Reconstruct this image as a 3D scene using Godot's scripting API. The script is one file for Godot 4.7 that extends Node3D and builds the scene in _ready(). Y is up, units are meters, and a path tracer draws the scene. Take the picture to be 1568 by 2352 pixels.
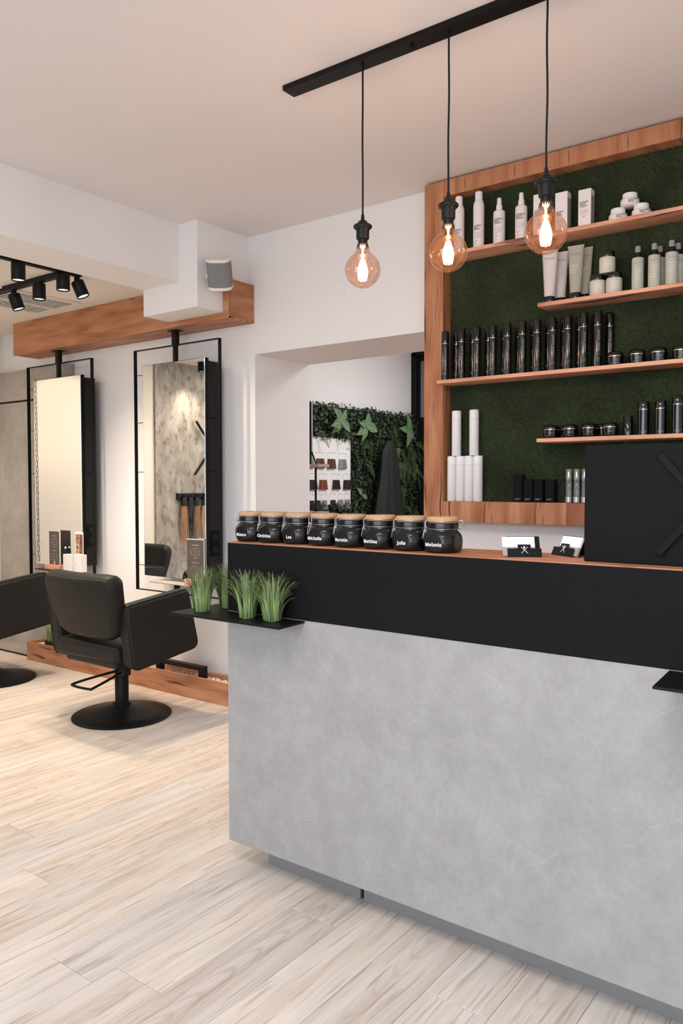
extends Node3D
# A hair salon: reception counter in front, product wall behind it, styling places on the left.
# x runs along the counter, y is up, z points from the back wall towards the street window.

const CEIL := 2.753
const SALON_CEIL := 2.475
const BACK := -3.45
const FRONT := 2.3
const LEFT := -5.95
const RIGHT := 2.3

var M := {}
var rng := RandomNumberGenerator.new()
var used := {}
var font_bold: SystemFont
var font_plain: SystemFont
var font_serif: SystemFont


# ------------------------------------------------------------------ mesh building
class MB:
	var v := PackedVector3Array()
	var n := PackedVector3Array()
	var uv := PackedVector2Array()
	var col := PackedColorArray()
	var idx := PackedInt32Array()

	func vert(p: Vector3, nn: Vector3, t: Vector2) -> int:
		v.append(p)
		n.append(nn)
		uv.append(t)
		return v.size() - 1

	func tri(a: int, b: int, c: int) -> void:
		# counter-clockwise seen from outside; stored clockwise as Godot wants it
		idx.append(a)
		idx.append(c)
		idx.append(b)

	func poly(pts: Array, hint: Vector3, grain := 0, off := Vector2.ZERO) -> void:
		var nn: Vector3 = (pts[1] - pts[0]).cross(pts[2] - pts[0])
		if nn.length() < 1e-12 and pts.size() > 3:
			nn = (pts[2] - pts[0]).cross(pts[3] - pts[0])
		nn = nn.normalized()
		var p := pts.duplicate()
		if nn.dot(hint) < 0.0:
			p.reverse()
			nn = -nn
		var base := v.size()
		for q in p:
			vert(q, nn, MB.planar(q, nn, grain) + off)
		for k in range(1, p.size() - 1):
			tri(base, base + k, base + k + 1)

	static func planar(p: Vector3, nn: Vector3, grain: int) -> Vector2:
		var a := nn.abs()
		var ax := 0 if a.x >= a.y and a.x >= a.z else (1 if a.y >= a.z else 2)
		var o1 := (ax + 1) % 3
		var o2 := (ax + 2) % 3
		if ax == grain:
			return Vector2(p[o1] * 0.25, p[o2])
		if o1 == grain:
			return Vector2(p[o1], p[o2])
		return Vector2(p[o2], p[o1])

	func box(c: Vector3, s: Vector3, b := 0.0, grain := 0, off := Vector2.ZERO) -> void:
		var h := s * 0.5
		b = minf(b, minf(h.x, minf(h.y, h.z)) * 0.9)
		var P := func(sx: int, sy: int, sz: int, ax: int) -> Vector3:
			var q := Vector3(sx * (h.x - b), sy * (h.y - b), sz * (h.z - b))
			q[ax] = [sx, sy, sz][ax] * h[ax]
			return c + q
		for ax in 3:
			for s1 in [-1, 1]:
				var hint := Vector3.ZERO
				hint[ax] = s1
				var pts := []
				for e in [[-1, -1], [1, -1], [1, 1], [-1, 1]]:
					var sg := [0, 0, 0]
					sg[ax] = s1
					sg[(ax + 1) % 3] = e[0]
					sg[(ax + 2) % 3] = e[1]
					pts.append(P.call(sg[0], sg[1], sg[2], ax))
				poly(pts, hint, grain, off)
		if b <= 0.0:
			return
		for ax in 3:
			var a1 := (ax + 1) % 3
			var a2 := (ax + 2) % 3
			for s1 in [-1, 1]:
				for s2 in [-1, 1]:
					var lo := [0, 0, 0]
					lo[a1] = s1
					lo[a2] = s2
					var hi := lo.duplicate()
					lo[ax] = -1
					hi[ax] = 1
					var hint := Vector3.ZERO
					hint[a1] = s1
					hint[a2] = s2 * 0.99
					poly([P.call(lo[0], lo[1], lo[2], a1), P.call(hi[0], hi[1], hi[2], a1), P.call(hi[0], hi[1], hi[2], a2), P.call(lo[0], lo[1], lo[2], a2)], hint, grain, off)
		for sx in [-1, 1]:
			for sy in [-1, 1]:
				for sz in [-1, 1]:
					poly([P.call(sx, sy, sz, 0), P.call(sx, sy, sz, 1), P.call(sx, sy, sz, 2)], Vector3(sx, sy, sz), grain, off)

	func lathe(prof: Array, seg := 32, at := Vector3.ZERO, warp = null) -> void:
		# prof: Vector2(r, y) from bottom to top along the outside
		var rows := []
		for i in prof.size() - 1:
			var a: Vector2 = prof[i]
			var b: Vector2 = prof[i + 1]
			var t := (b - a)
			if t.length() < 1e-9:
				continue
			rows.append([a, b, Vector2(t.y, -t.x).normalized()])
		for i in rows.size():
			var nn: Vector2 = rows[i][2]
			var na := nn
			var nb := nn
			if i > 0 and nn.dot(rows[i - 1][2]) > 0.75:
				na = (nn + rows[i - 1][2]).normalized()
			if i < rows.size() - 1 and nn.dot(rows[i + 1][2]) > 0.75:
				nb = (nn + rows[i + 1][2]).normalized()
			var base := v.size()
			for k in seg + 1:
				var ang := TAU * k / seg
				var d := Vector3(sin(ang), 0, cos(ang))
				for e in 2:
					var q: Vector2 = rows[i][e]
					var w: Vector2 = na if e == 0 else nb
					var p := d * q.x + Vector3(0, q.y, 0)
					if warp != null:
						p = warp.call(p)
					vert(at + p, d * w.x + Vector3(0, w.y, 0), Vector2(float(k) / seg, q.y))
			for k in seg:
				var a0 := base + k * 2
				if rows[i][0].x > 1e-7:
					tri(a0, a0 + 2, a0 + 3 if rows[i][1].x > 1e-7 else a0 + 1)
				if rows[i][1].x > 1e-7:
					tri(a0, a0 + 3, a0 + 1)

	func tube(pts: Array, r: float, seg := 8, closed := false, taper = null) -> void:
		var m := pts.size()
		var up := Vector3.UP
		var rings := []
		for i in m:
			var t: Vector3
			if closed:
				t = (pts[(i + 1) % m] - pts[(i - 1 + m) % m]).normalized()
			else:
				t = (pts[mini(i + 1, m - 1)] - pts[maxi(i - 1, 0)]).normalized()
			if i == 0:
				up = Vector3.UP if absf(t.y) < 0.9 else Vector3.RIGHT
			up = (up - t * up.dot(t)).normalized()
			var sd := t.cross(up)
			var rr := r
			if taper != null:
				rr = r * taper.call(float(i) / maxi(m - 1, 1))
			var base := v.size()
			for k in seg + 1:
				var a := TAU * k / seg
				var d := up * cos(a) + sd * sin(a)
				vert(pts[i] + d * rr, d, Vector2(float(k) / seg, float(i) / m))
			rings.append(base)
		var last := m if closed else m - 1
		for i in last:
			var a0: int = rings[i]
			var b0: int = rings[(i + 1) % m]
			for k in seg:
				tri(a0 + k, a0 + k + 1, b0 + k + 1)
				tri(a0 + k, b0 + k + 1, b0 + k)
		if not closed:
			for e in 2:
				var pc: Vector3 = pts[0] if e == 0 else pts[m - 1]
				var q: Vector3 = (pts[0] - pts[1]) if e == 0 else (pts[m - 1] - pts[m - 2])
				q = q.normalized()
				var c0 := vert(pc, q, Vector2.ZERO)
				var r0: int = rings[0] if e == 0 else rings[m - 1]
				for k in seg:
					var x := vert(v[r0 + k], q, Vector2.ZERO)
					var y := vert(v[r0 + k + 1], q, Vector2.ZERO)
					if e == 0:
						tri(c0, y, x)
					else:
						tri(c0, x, y)

	func rbox(c: Vector3, s: Vector3, r: float, arc := 4, mid := 1, deform = null) -> void:
		var h := s * 0.5
		r = minf(r, minf(h.x, minf(h.y, h.z)) * 0.999)
		var lists := []
		for ax in 3:
			var l := []
			for k in arc:
				l.append(-h[ax] + r * (1.0 - tan(PI / 4 * (1.0 - float(k) / arc))))
			for k in mid + 1:
				l.append(lerpf(-h[ax] + r, h[ax] - r, float(k) / mid))
			for k in range(1, arc + 1):
				l.append(h[ax] - r + r * tan(PI / 4 * float(k) / arc))
			lists.append(l)
		for ax in 3:
			var a1 := (ax + 1) % 3
			var a2 := (ax + 2) % 3
			for sg in [-1, 1]:
				var base := v.size()
				var n1: int = lists[a1].size()
				var n2: int = lists[a2].size()
				for i in n1:
					for j in n2:
						var p := Vector3.ZERO
						p[ax] = sg * h[ax]
						p[a1] = lists[a1][i]
						p[a2] = lists[a2][j]
						var q := p.clamp(-h + Vector3.ONE * r, h - Vector3.ONE * r)
						var d := (p - q).normalized()
						p = q + d * r
						var t := MB.planar(p, Vector3(1 if ax == 0 else 0, 1 if ax == 1 else 0, 1 if ax == 2 else 0), 0)
						if deform != null:
							p = deform.call(p)
						vert(c + p, d, t)
				for i in n1 - 1:
					for j in n2 - 1:
						var a := base + i * n2 + j
						if sg > 0:
							tri(a, a + n2, a + n2 + 1)
							tri(a, a + n2 + 1, a + 1)
						else:
							tri(a, a + n2 + 1, a + n2)
							tri(a, a + 1, a + n2 + 1)
		if deform != null:
			smooth()

	func smooth() -> void:
		var acc := {}
		for t in range(0, idx.size(), 3):
			var a := v[idx[t]]
			var b := v[idx[t + 1]]
			var c := v[idx[t + 2]]
			var fn := (c - a).cross(b - a)
			for q in [a, b, c]:
				var key := Vector3i((q * 20000.0).round())
				acc[key] = acc.get(key, Vector3.ZERO) + fn
		for i in v.size():
			var key := Vector3i((v[i] * 20000.0).round())
			if acc.has(key) and acc[key].length() > 1e-14:
				n[i] = acc[key].normalized()

	func extrude(pts: PackedVector2Array, d: float, b: float, xf := Transform3D()) -> void:
		# pts counter-clockwise in xy, extruded to +z by d, edges chamfered by b
		var m := pts.size()
		var ins := PackedVector2Array()
		for i in m:
			var e1 := (pts[i] - pts[(i - 1 + m) % m]).normalized()
			var e2 := (pts[(i + 1) % m] - pts[i]).normalized()
			var n1 := Vector2(e1.y, -e1.x)
			var n2 := Vector2(e2.y, -e2.x)
			var nn := (n1 + n2).normalized()
			ins.append(pts[i] - nn * b / maxf(nn.dot(n1), 0.3))
		var layers := [[ins, 0.0], [pts, b], [pts, d - b], [ins, d]]
		if b <= 0.0:
			layers = [[pts, 0.0], [pts, d]]
		for l in layers.size() - 1:
			var A: PackedVector2Array = layers[l][0]
			var B: PackedVector2Array = layers[l + 1][0]
			var za: float = layers[l][1]
			var zb: float = layers[l + 1][1]
			for i in m:
				var j := (i + 1) % m
				var e := (pts[j] - pts[i]).normalized()
				var prev := (pts[i] - pts[(i - 1 + m) % m]).normalized()
				var nxt := (pts[(j + 1) % m] - pts[j]).normalized()
				var nz := 0.0
				if b > 0.0 and l == 0:
					nz = -1.0
				elif b > 0.0 and l == layers.size() - 2:
					nz = 1.0
				var fn := Vector3(e.y, -e.x, nz)
				var na := fn
				var nb := fn
				if e.dot(prev) > 0.75:
					na = Vector3(e.y + prev.y, -e.x - prev.x, nz * 2)
				if e.dot(nxt) > 0.75:
					nb = Vector3(e.y + nxt.y, -e.x - nxt.x, nz * 2)
				na = (xf.basis * na).normalized()
				nb = (xf.basis * nb).normalized()
				var q := [vert(xf * Vector3(A[i].x, A[i].y, za), na, Vector2(A[i].x + A[i].y, za)), vert(xf * Vector3(A[j].x, A[j].y, za), nb, Vector2(A[j].x + A[j].y, za)), vert(xf * Vector3(B[j].x, B[j].y, zb), nb, Vector2(B[j].x + B[j].y, zb)), vert(xf * Vector3(B[i].x, B[i].y, zb), na, Vector2(B[i].x + B[i].y, zb))]
				tri(q[0], q[1], q[2])
				tri(q[0], q[2], q[3])
		var cap := ins if b > 0.0 else pts
		var tris := Geometry2D.triangulate_polygon(cap)
		for e in 2:
			var base := v.size()
			for p in cap:
				vert(xf * Vector3(p.x, p.y, d if e == 1 else 0.0), (xf.basis * Vector3(0, 0, 1 if e == 1 else -1)).normalized(), p)
			for t in range(0, tris.size(), 3):
				var a := cap[tris[t]]
				var bb := cap[tris[t + 1]]
				var c := cap[tris[t + 2]]
				var ccw := (bb - a).cross(c - a) > 0.0
				if ccw == (e == 1):
					tri(base + tris[t], base + tris[t + 1], base + tris[t + 2])
				else:
					tri(base + tris[t], base + tris[t + 2], base + tris[t + 1])

	func add_mesh_arrays(arr: Array, xf: Callable) -> void:
		var vv: PackedVector3Array = arr[Mesh.ARRAY_VERTEX]
		var nn: PackedVector3Array = arr[Mesh.ARRAY_NORMAL]
		var ii: PackedInt32Array = arr[Mesh.ARRAY_INDEX] if arr[Mesh.ARRAY_INDEX] != null else PackedInt32Array(range(vv.size()))
		var base := v.size()
		for k in vv.size():
			var r: Array = xf.call(vv[k], nn[k])
			vert(r[0], r[1], Vector2.ZERO)
		for k in ii:
			idx.append(base + k)

	func mesh() -> ArrayMesh:
		var a := []
		a.resize(Mesh.ARRAY_MAX)
		a[Mesh.ARRAY_VERTEX] = v
		a[Mesh.ARRAY_NORMAL] = n
		a[Mesh.ARRAY_TEX_UV] = uv
		if col.size() == v.size():
			a[Mesh.ARRAY_COLOR] = col
		a[Mesh.ARRAY_INDEX] = idx
		var m := ArrayMesh.new()
		m.add_surface_from_arrays(Mesh.PRIMITIVE_TRIANGLES, a)
		return m


# ------------------------------------------------------------------ nodes
func numbered(called: String) -> String:
	if not used.has(called):
		used[called] = 0
		return called
	used[called] += 1
	return "%s_%03d" % [called, used[called]]


func obj(called: String, mb, m: Material, parent: Node = self, at := Vector3.ZERO, turn := Vector3.ZERO) -> MeshInstance3D:
	var o := MeshInstance3D.new()
	o.mesh = mb.mesh() if mb is MB else mb
	o.material_override = m
	o.position = at
	o.rotation = turn
	if parent == self:
		o.name = numbered(called)
	else:
		var nm := called
		var k := 0
		while parent.has_node(nm):
			k += 1
			nm = "%s_%03d" % [called, k]
		o.name = nm
	parent.add_child(o, true)
	return o


func tag(o: Node, label: String, category := "", group := "") -> void:
	o.set_meta("label", label)
	if category:
		o.set_meta("category", category)
	if group:
		o.set_meta("group", group)


func thing(called: String, label: String, category: String, at := Vector3.ZERO, turn := 0.0, group := "") -> Node3D:
	var o := Node3D.new()
	o.name = numbered(called)
	add_child(o, true)
	o.position = at
	o.rotation.y = turn
	tag(o, label, category, group)
	return o


func dup(src: Node3D, label: String, at: Vector3, turn := 0.0) -> Node3D:
	var base: String = src.name
	var rx := RegEx.create_from_string("_\\d{3}$")
	base = rx.sub(base, "")
	var o: Node3D = src.duplicate()
	o.name = numbered(base)
	add_child(o, true)
	o.position = at
	o.rotation = Vector3(0, turn, 0)
	o.set_meta("label", label)
	return o


func struct(called: String, mb, m: Material, label: String, parent: Node = self) -> MeshInstance3D:
	var o := obj(called, mb, m, parent)
	if parent == self:
		o.set_meta("kind", "structure")
		o.set_meta("label", label)
	return o


func boxm(lo: Vector3, hi: Vector3, b := 0.0, grain := 0, off := Vector2.ZERO) -> MB:
	var mb := MB.new()
	mb.box((lo + hi) * 0.5, hi - lo, b, grain, off)
	return mb


func lathed(prof: Array, seg := 32) -> MB:
	var mb := MB.new()
	mb.lathe(prof, seg)
	return mb


func word(mb: MB, txt: String, em: float, xf: Transform3D, f: Font, bend := 0.0, depth := 0.0006, centre := true) -> void:
	var tm := TextMesh.new()
	tm.text = txt
	tm.font = f
	tm.font_size = 48
	tm.pixel_size = em / 48.0
	tm.depth = depth
	tm.curve_step = 2.0
	tm.horizontal_alignment = HORIZONTAL_ALIGNMENT_CENTER if centre else HORIZONTAL_ALIGNMENT_LEFT
	var arr := tm.get_mesh_arrays()
	if arr.is_empty() or arr[Mesh.ARRAY_VERTEX] == null:
		return
	mb.add_mesh_arrays(arr, func(p: Vector3, nn: Vector3) -> Array:
		var q := xf * p
		var w := (xf.basis * nn).normalized()
		if bend > 0.0:
			var a := q.x / bend
			var R := bend + q.z
			return [Vector3(R * sin(a), q.y, R * cos(a)), Vector3(w.x * cos(a) + w.z * sin(a), w.y, -w.x * sin(a) + w.z * cos(a))]
		return [q, w])


func bar_on(mb: MB, x0: float, x1: float, y: float, h: float, bend := 0.0, ang := 0.0, z := 0.0003) -> void:
	# a thin printed line; on a round body it follows the curve
	var steps := 6 if bend > 0.0 else 1
	for k in steps:
		var pts := []
		for e in [[k, -0.5], [k + 1, -0.5], [k + 1, 0.5], [k, 0.5]]:
			var x := lerpf(x0, x1, float(e[0]) / steps)
			if bend > 0.0:
				var a := x / bend + ang
				pts.append(Vector3((bend + z) * sin(a), y + e[1] * h, (bend + z) * cos(a)))
			else:
				pts.append(Vector3(x, y + e[1] * h, z))
		mb.poly(pts, (pts[0] + pts[1]) * Vector3(1, 0, 1) if bend > 0.0 else Vector3(0, 0, 1))


func rounded_rect(w: float, h: float, r: float, k := 5) -> PackedVector2Array:
	var out := PackedVector2Array()
	for c in [[1, -1, -PI / 2], [1, 1, 0.0], [-1, 1, PI / 2], [-1, -1, PI]]:
		for i in k + 1:
			var a: float = c[2] + PI / 2 * i / k
			out.append(Vector2(c[0] * (w / 2 - r) + cos(a) * r, c[1] * (h / 2 - r) + sin(a) * r))
	return out


func round_poly(pts: Array, radii: Array, k := 6) -> PackedVector2Array:
	var out := PackedVector2Array()
	var m := pts.size()
	for i in m:
		var p: Vector2 = pts[i]
		var a: Vector2 = (pts[(i - 1 + m) % m] - p).normalized()
		var b: Vector2 = (pts[(i + 1) % m] - p).normalized()
		var half := acos(clampf(a.dot(b), -1, 1)) / 2.0
		var t: float = radii[i] / tan(half)
		for j in k + 1:
			var s := float(j) / k
			var q0 := p + a * t
			var q1 := p + b * t
			out.append(q0.lerp(p, s).lerp(p.lerp(q1, s), s))
	return out


# ------------------------------------------------------------------ materials
func mat(called: String, c: Color, rough := 0.6, metal := 0.0, spec := 0.5) -> StandardMaterial3D:
	var m := StandardMaterial3D.new()
	m.resource_name = called
	m.albedo_color = c
	m.roughness = rough
	m.metallic = metal
	m.metallic_specular = spec
	M[called] = m
	return m


func rgb8(r: float, g: float, b: float) -> Color:
	return Color(r / 255.0, g / 255.0, b / 255.0)


func noise(s: int, f: float, oct := 4, type := FastNoiseLite.TYPE_SIMPLEX_SMOOTH) -> FastNoiseLite:
	var k := FastNoiseLite.new()
	k.seed = s
	k.frequency = f
	k.noise_type = type
	k.fractal_type = FastNoiseLite.FRACTAL_FBM if oct > 1 else FastNoiseLite.FRACTAL_NONE
	k.fractal_octaves = oct
	return k


func picture(w: int, h: int, f: Callable) -> ImageTexture:
	var data := PackedByteArray()
	data.resize(w * h * 3)
	var i := 0
	for y in h:
		for x in w:
			var c: Color = f.call(x, y)
			data[i] = clampi(int(c.r * 255.0), 0, 255)
			data[i + 1] = clampi(int(c.g * 255.0), 0, 255)
			data[i + 2] = clampi(int(c.b * 255.0), 0, 255)
			i += 3
	return ImageTexture.create_from_image(Image.create_from_data(w, h, false, Image.FORMAT_RGB8, data))


func seamless(w: int, h: int, f: Callable) -> ImageTexture:
	# the last sixth of each side fades into what lies before its beginning, so that the picture repeats without a seam
	var bw := w / 6
	var bh := h / 6
	return picture(w, h, func(x: int, y: int) -> Color:
		var c: Color = f.call(x, y)
		var tx := clampf(float(x - w + bw) / bw, 0.0, 1.0)
		var ty := clampf(float(y - h + bh) / bh, 0.0, 1.0)
		if tx > 0.0:
			c = c.lerp(f.call(x - w, y), tx)
		if ty > 0.0:
			var d: Color = f.call(x, y - h)
			if tx > 0.0:
				d = d.lerp(f.call(x - w, y - h), tx)
			c = c.lerp(d, ty)
		return c)


func oak_texture(s: int, stretch: float, limit: float) -> ImageTexture:
	# u along the grain (2.5 m), v across (0.25 m)
	var fibre := noise(s, 0.02, 3)
	var broad := noise(s + 1, 0.006, 2)
	var bend := noise(s + 2, 0.004, 2)
	var split := noise(s + 3, 0.011, 3)
	var light := rgb8(200, 144, 108)
	var mid := rgb8(180, 122, 88)
	var dark := rgb8(148, 94, 64)
	var crack := rgb8(70, 42, 28)
	return seamless(1280, 192, func(x: int, y: int) -> Color:
		var yy := y + 9.0 * bend.get_noise_2d(x * 1.3, y * 1.5)
		var g := fibre.get_noise_2d(x * 0.3, yy * 7.0)
		var b := broad.get_noise_2d(x * 0.7, yy * 2.6)
		var t := clampf(0.55 + 0.55 * b + 0.25 * g, 0.0, 1.0)
		var c := dark.lerp(mid, t * 2.0) if t < 0.5 else mid.lerp(light, t * 2.0 - 1.0)
		var k := split.get_noise_2d(x * stretch, yy * 3.4)
		if k > limit:
			c = c.lerp(crack, clampf((k - limit) * 5.0, 0.0, 0.8))
		return c)


func plank_texture(s: int, tint: Color, rings: float) -> ImageTexture:
	# u across the plank, v along it: limed pine
	var fine := noise(s, 0.03, 3)
	var broad := noise(s + 1, 0.008, 3)
	var wob := noise(s + 2, 0.006, 2)
	var streak := noise(s + 3, 0.012, 3)
	var hi := rgb8(226, 220, 214) * tint
	var lo := rgb8(205, 194, 183) * tint
	var vein := rgb8(166, 149, 135) * tint
	var cx := 70.0 + 40.0 * sin(s * 1.7)
	return picture(192, 1024, func(x: int, y: int) -> Color:
		var xx := x + 7.0 * wob.get_noise_2d(x * 0.8, y * 0.28)
		var b := broad.get_noise_2d(xx * 2.3, y * 0.2)
		var f := fine.get_noise_2d(xx * 4.5, y * 0.12)
		var c := lo.lerp(hi, clampf(0.6 + 0.75 * b + 0.35 * f, 0.0, 1.0))
		if rings > 0.0:
			var d := xx - cx
			var arch := y * 0.035 + d * d * 0.0021 + 3.0 * wob.get_noise_2d(x * 0.8, y * 0.25)
			var r := pow(0.5 + 0.5 * sin(arch * 2.2), 6.0) * rings * exp(-d * d / 2600.0)
			c = c.lerp(vein, r * 0.28)
		var k := streak.get_noise_2d(xx * 3.4, y * 0.22)
		if k > 0.26:
			c = c.lerp(vein, clampf((k - 0.26) * 1.5, 0.0, 0.5))
		return c)


func trip(m: StandardMaterial3D, scale: float, world := true) -> void:
	m.uv1_triplanar = true
	m.uv1_world_triplanar = world
	m.uv1_scale = Vector3.ONE * scale


func bump(m: StandardMaterial3D, s: int, f: float, cm: float, size := 256) -> void:
	var t := NoiseTexture2D.new()
	t.width = size
	t.height = size
	t.seamless = true
	t.noise = noise(s, f, 4)
	m.heightmap_enabled = true
	m.heightmap_texture = t
	m.heightmap_scale = cm


func make_materials() -> void:
	var w := mat("white_paint", rgb8(240, 238, 237), 0.85)
	mat("ceiling_paint", rgb8(236, 231, 230), 0.9)
	mat("cream_paint", rgb8(236, 230, 220), 0.85)
	w.metallic_specular = 0.3
	mat("black_metal", rgb8(22, 22, 22), 0.42, 0.0, 0.28)
	mat("black_laminate", rgb8(27, 27, 28), 0.55, 0.0, 0.14)
	mat("black_box", rgb8(27, 27, 27), 0.55, 0.0, 0.14)
	mat("black_plastic", rgb8(22, 22, 23), 0.38, 0.0, 0.35)
	mat("black_gloss", rgb8(10, 10, 11), 0.08, 0.0, 0.6)
	mat("dark_hole", rgb8(8, 8, 8), 0.8)
	mat("chrome", rgb8(205, 205, 208), 0.2, 1.0)
	mat("steel_wire", rgb8(190, 190, 192), 0.28, 1.0)
	mat("mirror", rgb8(240, 240, 238), 0.0, 1.0)
	mat("white_print", rgb8(240, 240, 240), 0.7)
	mat("grey_print", rgb8(150, 150, 150), 0.7)
	mat("soft_print", rgb8(178, 174, 173), 0.7)
	mat("ink", rgb8(34, 32, 32), 0.7)
	mat("white_card", rgb8(244, 244, 244), 0.7)
	mat("taupe_card", rgb8(170, 158, 148), 0.7)
	mat("menu_card", rgb8(88, 77, 70), 0.6)
	mat("white_pack", rgb8(238, 232, 230), 0.5)
	mat("white_can", rgb8(236, 236, 237), 0.4)
	mat("white_cap", rgb8(242, 242, 243), 0.45)
	mat("sage_pack", rgb8(190, 192, 176), 0.45)
	mat("sage_label", rgb8(206, 202, 188), 0.5)
	mat("gold_band", rgb8(214, 190, 158), 0.25, 1.0)
	mat("pebble", rgb8(232, 222, 206), 0.7)
	mat("pot_black", rgb8(24, 24, 24), 0.6)
	mat("grille_white", rgb8(228, 222, 214), 0.7)
	mat("grille_dark", rgb8(44, 42, 41), 0.8)
	mat("speaker_white", rgb8(238, 232, 230), 0.5)
	var sg := mat("speaker_cloth", rgb8(132, 132, 134), 0.9)
	bump(sg, 5, 0.2, 0.1, 128)
	trip(sg, 12.0, false)
	var le := mat("leather", rgb8(32, 31, 29), 0.5, 0.0, 0.32)
	bump(le, 11, 0.09, 0.05, 256)
	trip(le, 7.0, false)
	mat("leather_seam", rgb8(30, 29, 28), 0.5)
	mat("cape_cloth", rgb8(25, 25, 26), 0.75)
	# oak
	for k in 3:
		var o := mat("oak_%d" % k, Color.WHITE, 0.5)
		o.albedo_texture = oak_texture(40 + k * 17, [0.5, 0.2, 0.26][k], [0.6, 0.35, 0.39][k])
		o.uv1_scale = Vector3(0.4, 4.0, 1.0)
		o.metallic_specular = 0.4
	var oe := mat("oak_edge", rgb8(214, 158, 120), 0.55)
	oe.albedo_texture = M["oak_1"].albedo_texture
	oe.albedo_color = Color(1.24, 1.32, 1.45)
	oe.uv1_scale = Vector3(0.4, 2.0, 1.0)
	var od := mat("oak_dark", Color(0.86, 0.78, 0.72), 0.5)
	od.albedo_texture = M["oak_2"].albedo_texture
	od.uv1_scale = Vector3(0.4, 4.0, 1.0)
	mat("shelf_wood", rgb8(176, 150, 142), 0.6)
	# floor planks
	var tints := [Color(1, 0.99, 0.975), Color(1.0, 0.975, 0.95), Color(0.975, 0.972, 0.968), Color(0.955, 0.935, 0.915), Color(1.02, 1.0, 0.975), Color(0.985, 0.965, 0.945)]
	for k in tints.size():
		var p := mat("plank_%d" % k, Color.WHITE, 0.55)
		p.albedo_texture = plank_texture(200 + k * 31, tints[k], [0.0, 0.9, 0.3, 1.0, 0.0, 0.6][k])
		p.metallic_specular = 0.35
	# grey counter laminate: cloudy, with fine pale trowel marks
	var cl := noise(71, 0.008, 4)
	var fi := noise(72, 0.11, 2)
	var im: Array = []
	im.resize(1024 * 512)
	im.fill(0.0)
	var r2 := RandomNumberGenerator.new()
	r2.seed = 9
	for k in 700:
		var px := r2.randf() * 1024.0
		var py := r2.randf() * 512.0
		var a := r2.randf() * TAU
		var cv := (r2.randf() - 0.5) * 0.05
		var amp := (r2.randf() - 0.35) * 0.12
		for t in int(12 + r2.randf() * 46):
			px += cos(a)
			py += sin(a)
			a += cv
			var ix := posmod(int(px), 1024)
			var iy := posmod(int(py), 512)
			im[iy * 1024 + ix] += amp
	var gc := mat("counter_grey", Color.WHITE, 0.62)
	gc.metallic_specular = 0.3
	gc.albedo_texture = seamless(1024, 512, func(x: int, y: int) -> Color:
		var n0: float = 0.024 * cl.get_noise_2d(x, y) + 0.026 * cl.get_noise_2d(x * 3.3 + 500, y * 3.3) + 0.014 * fi.get_noise_2d(x, y) + 0.42 * im[posmod(y, 512) * 1024 + posmod(x, 1024)]
		return Color(0.622 + n0, 0.609 + n0, 0.594 + n0))
	gc.uv1_scale = Vector3(0.42, 0.84, 1)
	mat("plinth_grey", rgb8(132, 129, 125), 0.6)
	# concrete of the salon panel
	var c1 := noise(91, 0.012, 4)
	var c2 := noise(92, 0.06, 3)
	var cp := mat("concrete_panel", Color.WHITE, 0.8)
	cp.albedo_texture = seamless(256, 256, func(x: int, y: int) -> Color:
		var n0 := 0.05 * c1.get_noise_2d(x, y) + 0.03 * c2.get_noise_2d(x, y)
		return Color(0.66 + n0, 0.632 + n0, 0.6 + n0))
	cp.uv1_scale = Vector3(0.8, 0.8, 1)
	# raw concrete wall seen in the mirror
	var d1 := noise(101, 0.016, 5)
	var d2 := noise(102, 0.03, 4)
	var rc := mat("raw_concrete", Color.WHITE, 0.85)
	rc.albedo_texture = seamless(512, 512, func(x: int, y: int) -> Color:
		var n0 := 0.15 * d1.get_noise_2d(x * 1.3, y * 0.6)
		var k := d2.get_noise_2d(x * 1.4 + 90, y * 0.8)
		if k > 0.12:
			n0 -= (k - 0.12) * 0.32
		return Color(0.64 + n0, 0.618 + n0, 0.59 + n0))
	rc.uv1_scale = Vector3(0.6, 0.6, 1)
	# cork
	var k1 := noise(111, 0.16, 2)
	var k2 := noise(112, 0.3, 2)
	var ck := mat("cork", Color.WHITE, 0.8)
	ck.albedo_texture = picture(256, 128, func(x: int, y: int) -> Color:
		var c := rgb8(214, 176, 140).lerp(rgb8(190, 146, 108), clampf(0.5 + k1.get_noise_2d(x, y), 0, 1))
		if k2.get_noise_2d(x * 0.8, y * 1.2) > 0.36:
			c = c.lerp(rgb8(96, 62, 42), 0.75)
		return c)
	ck.uv1_scale = Vector3(2, 14, 1)
	# jar ceramic: black with a soft shine
	mat("jar_black", rgb8(13, 13, 14), 0.2, 0.0, 0.5)
	# plants
	for e in [["grass_tuft", rgb8(138, 158, 106), 0.5], ["grass_tuft_pale", rgb8(158, 172, 118), 0.5], ["turf", rgb8(56, 69, 45), 0.8], ["leaf_dark", rgb8(54, 70, 50), 0.5], ["leaf_mid", rgb8(66, 96, 54), 0.5], ["fern", rgb8(72, 94, 58), 0.55]]:
		var g := mat(e[0], e[1], e[2])
		g.vertex_color_use_as_albedo = true
		g.backlight_enabled = true
		g.backlight = Color(0.25, 0.25, 0.25)
	mat("turf_back", rgb8(34, 44, 28), 0.9)
	mat("foliage_back", rgb8(18, 24, 16), 0.95)
	var vl := mat("variegated_leaf", Color.WHITE, 0.45)
	vl.albedo_texture = picture(64, 128, func(x: int, y: int) -> Color:
		var u := absf(x - 31.5) / 32.0
		var vein := absf(fposmod(y / 128.0 * 9.0 - u * 2.2, 1.0) - 0.5)
		var c := rgb8(62, 104, 60)
		if u < 0.06 or vein < 0.13 or u > 0.93:
			c = rgb8(164, 186, 152)
		return c)
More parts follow.
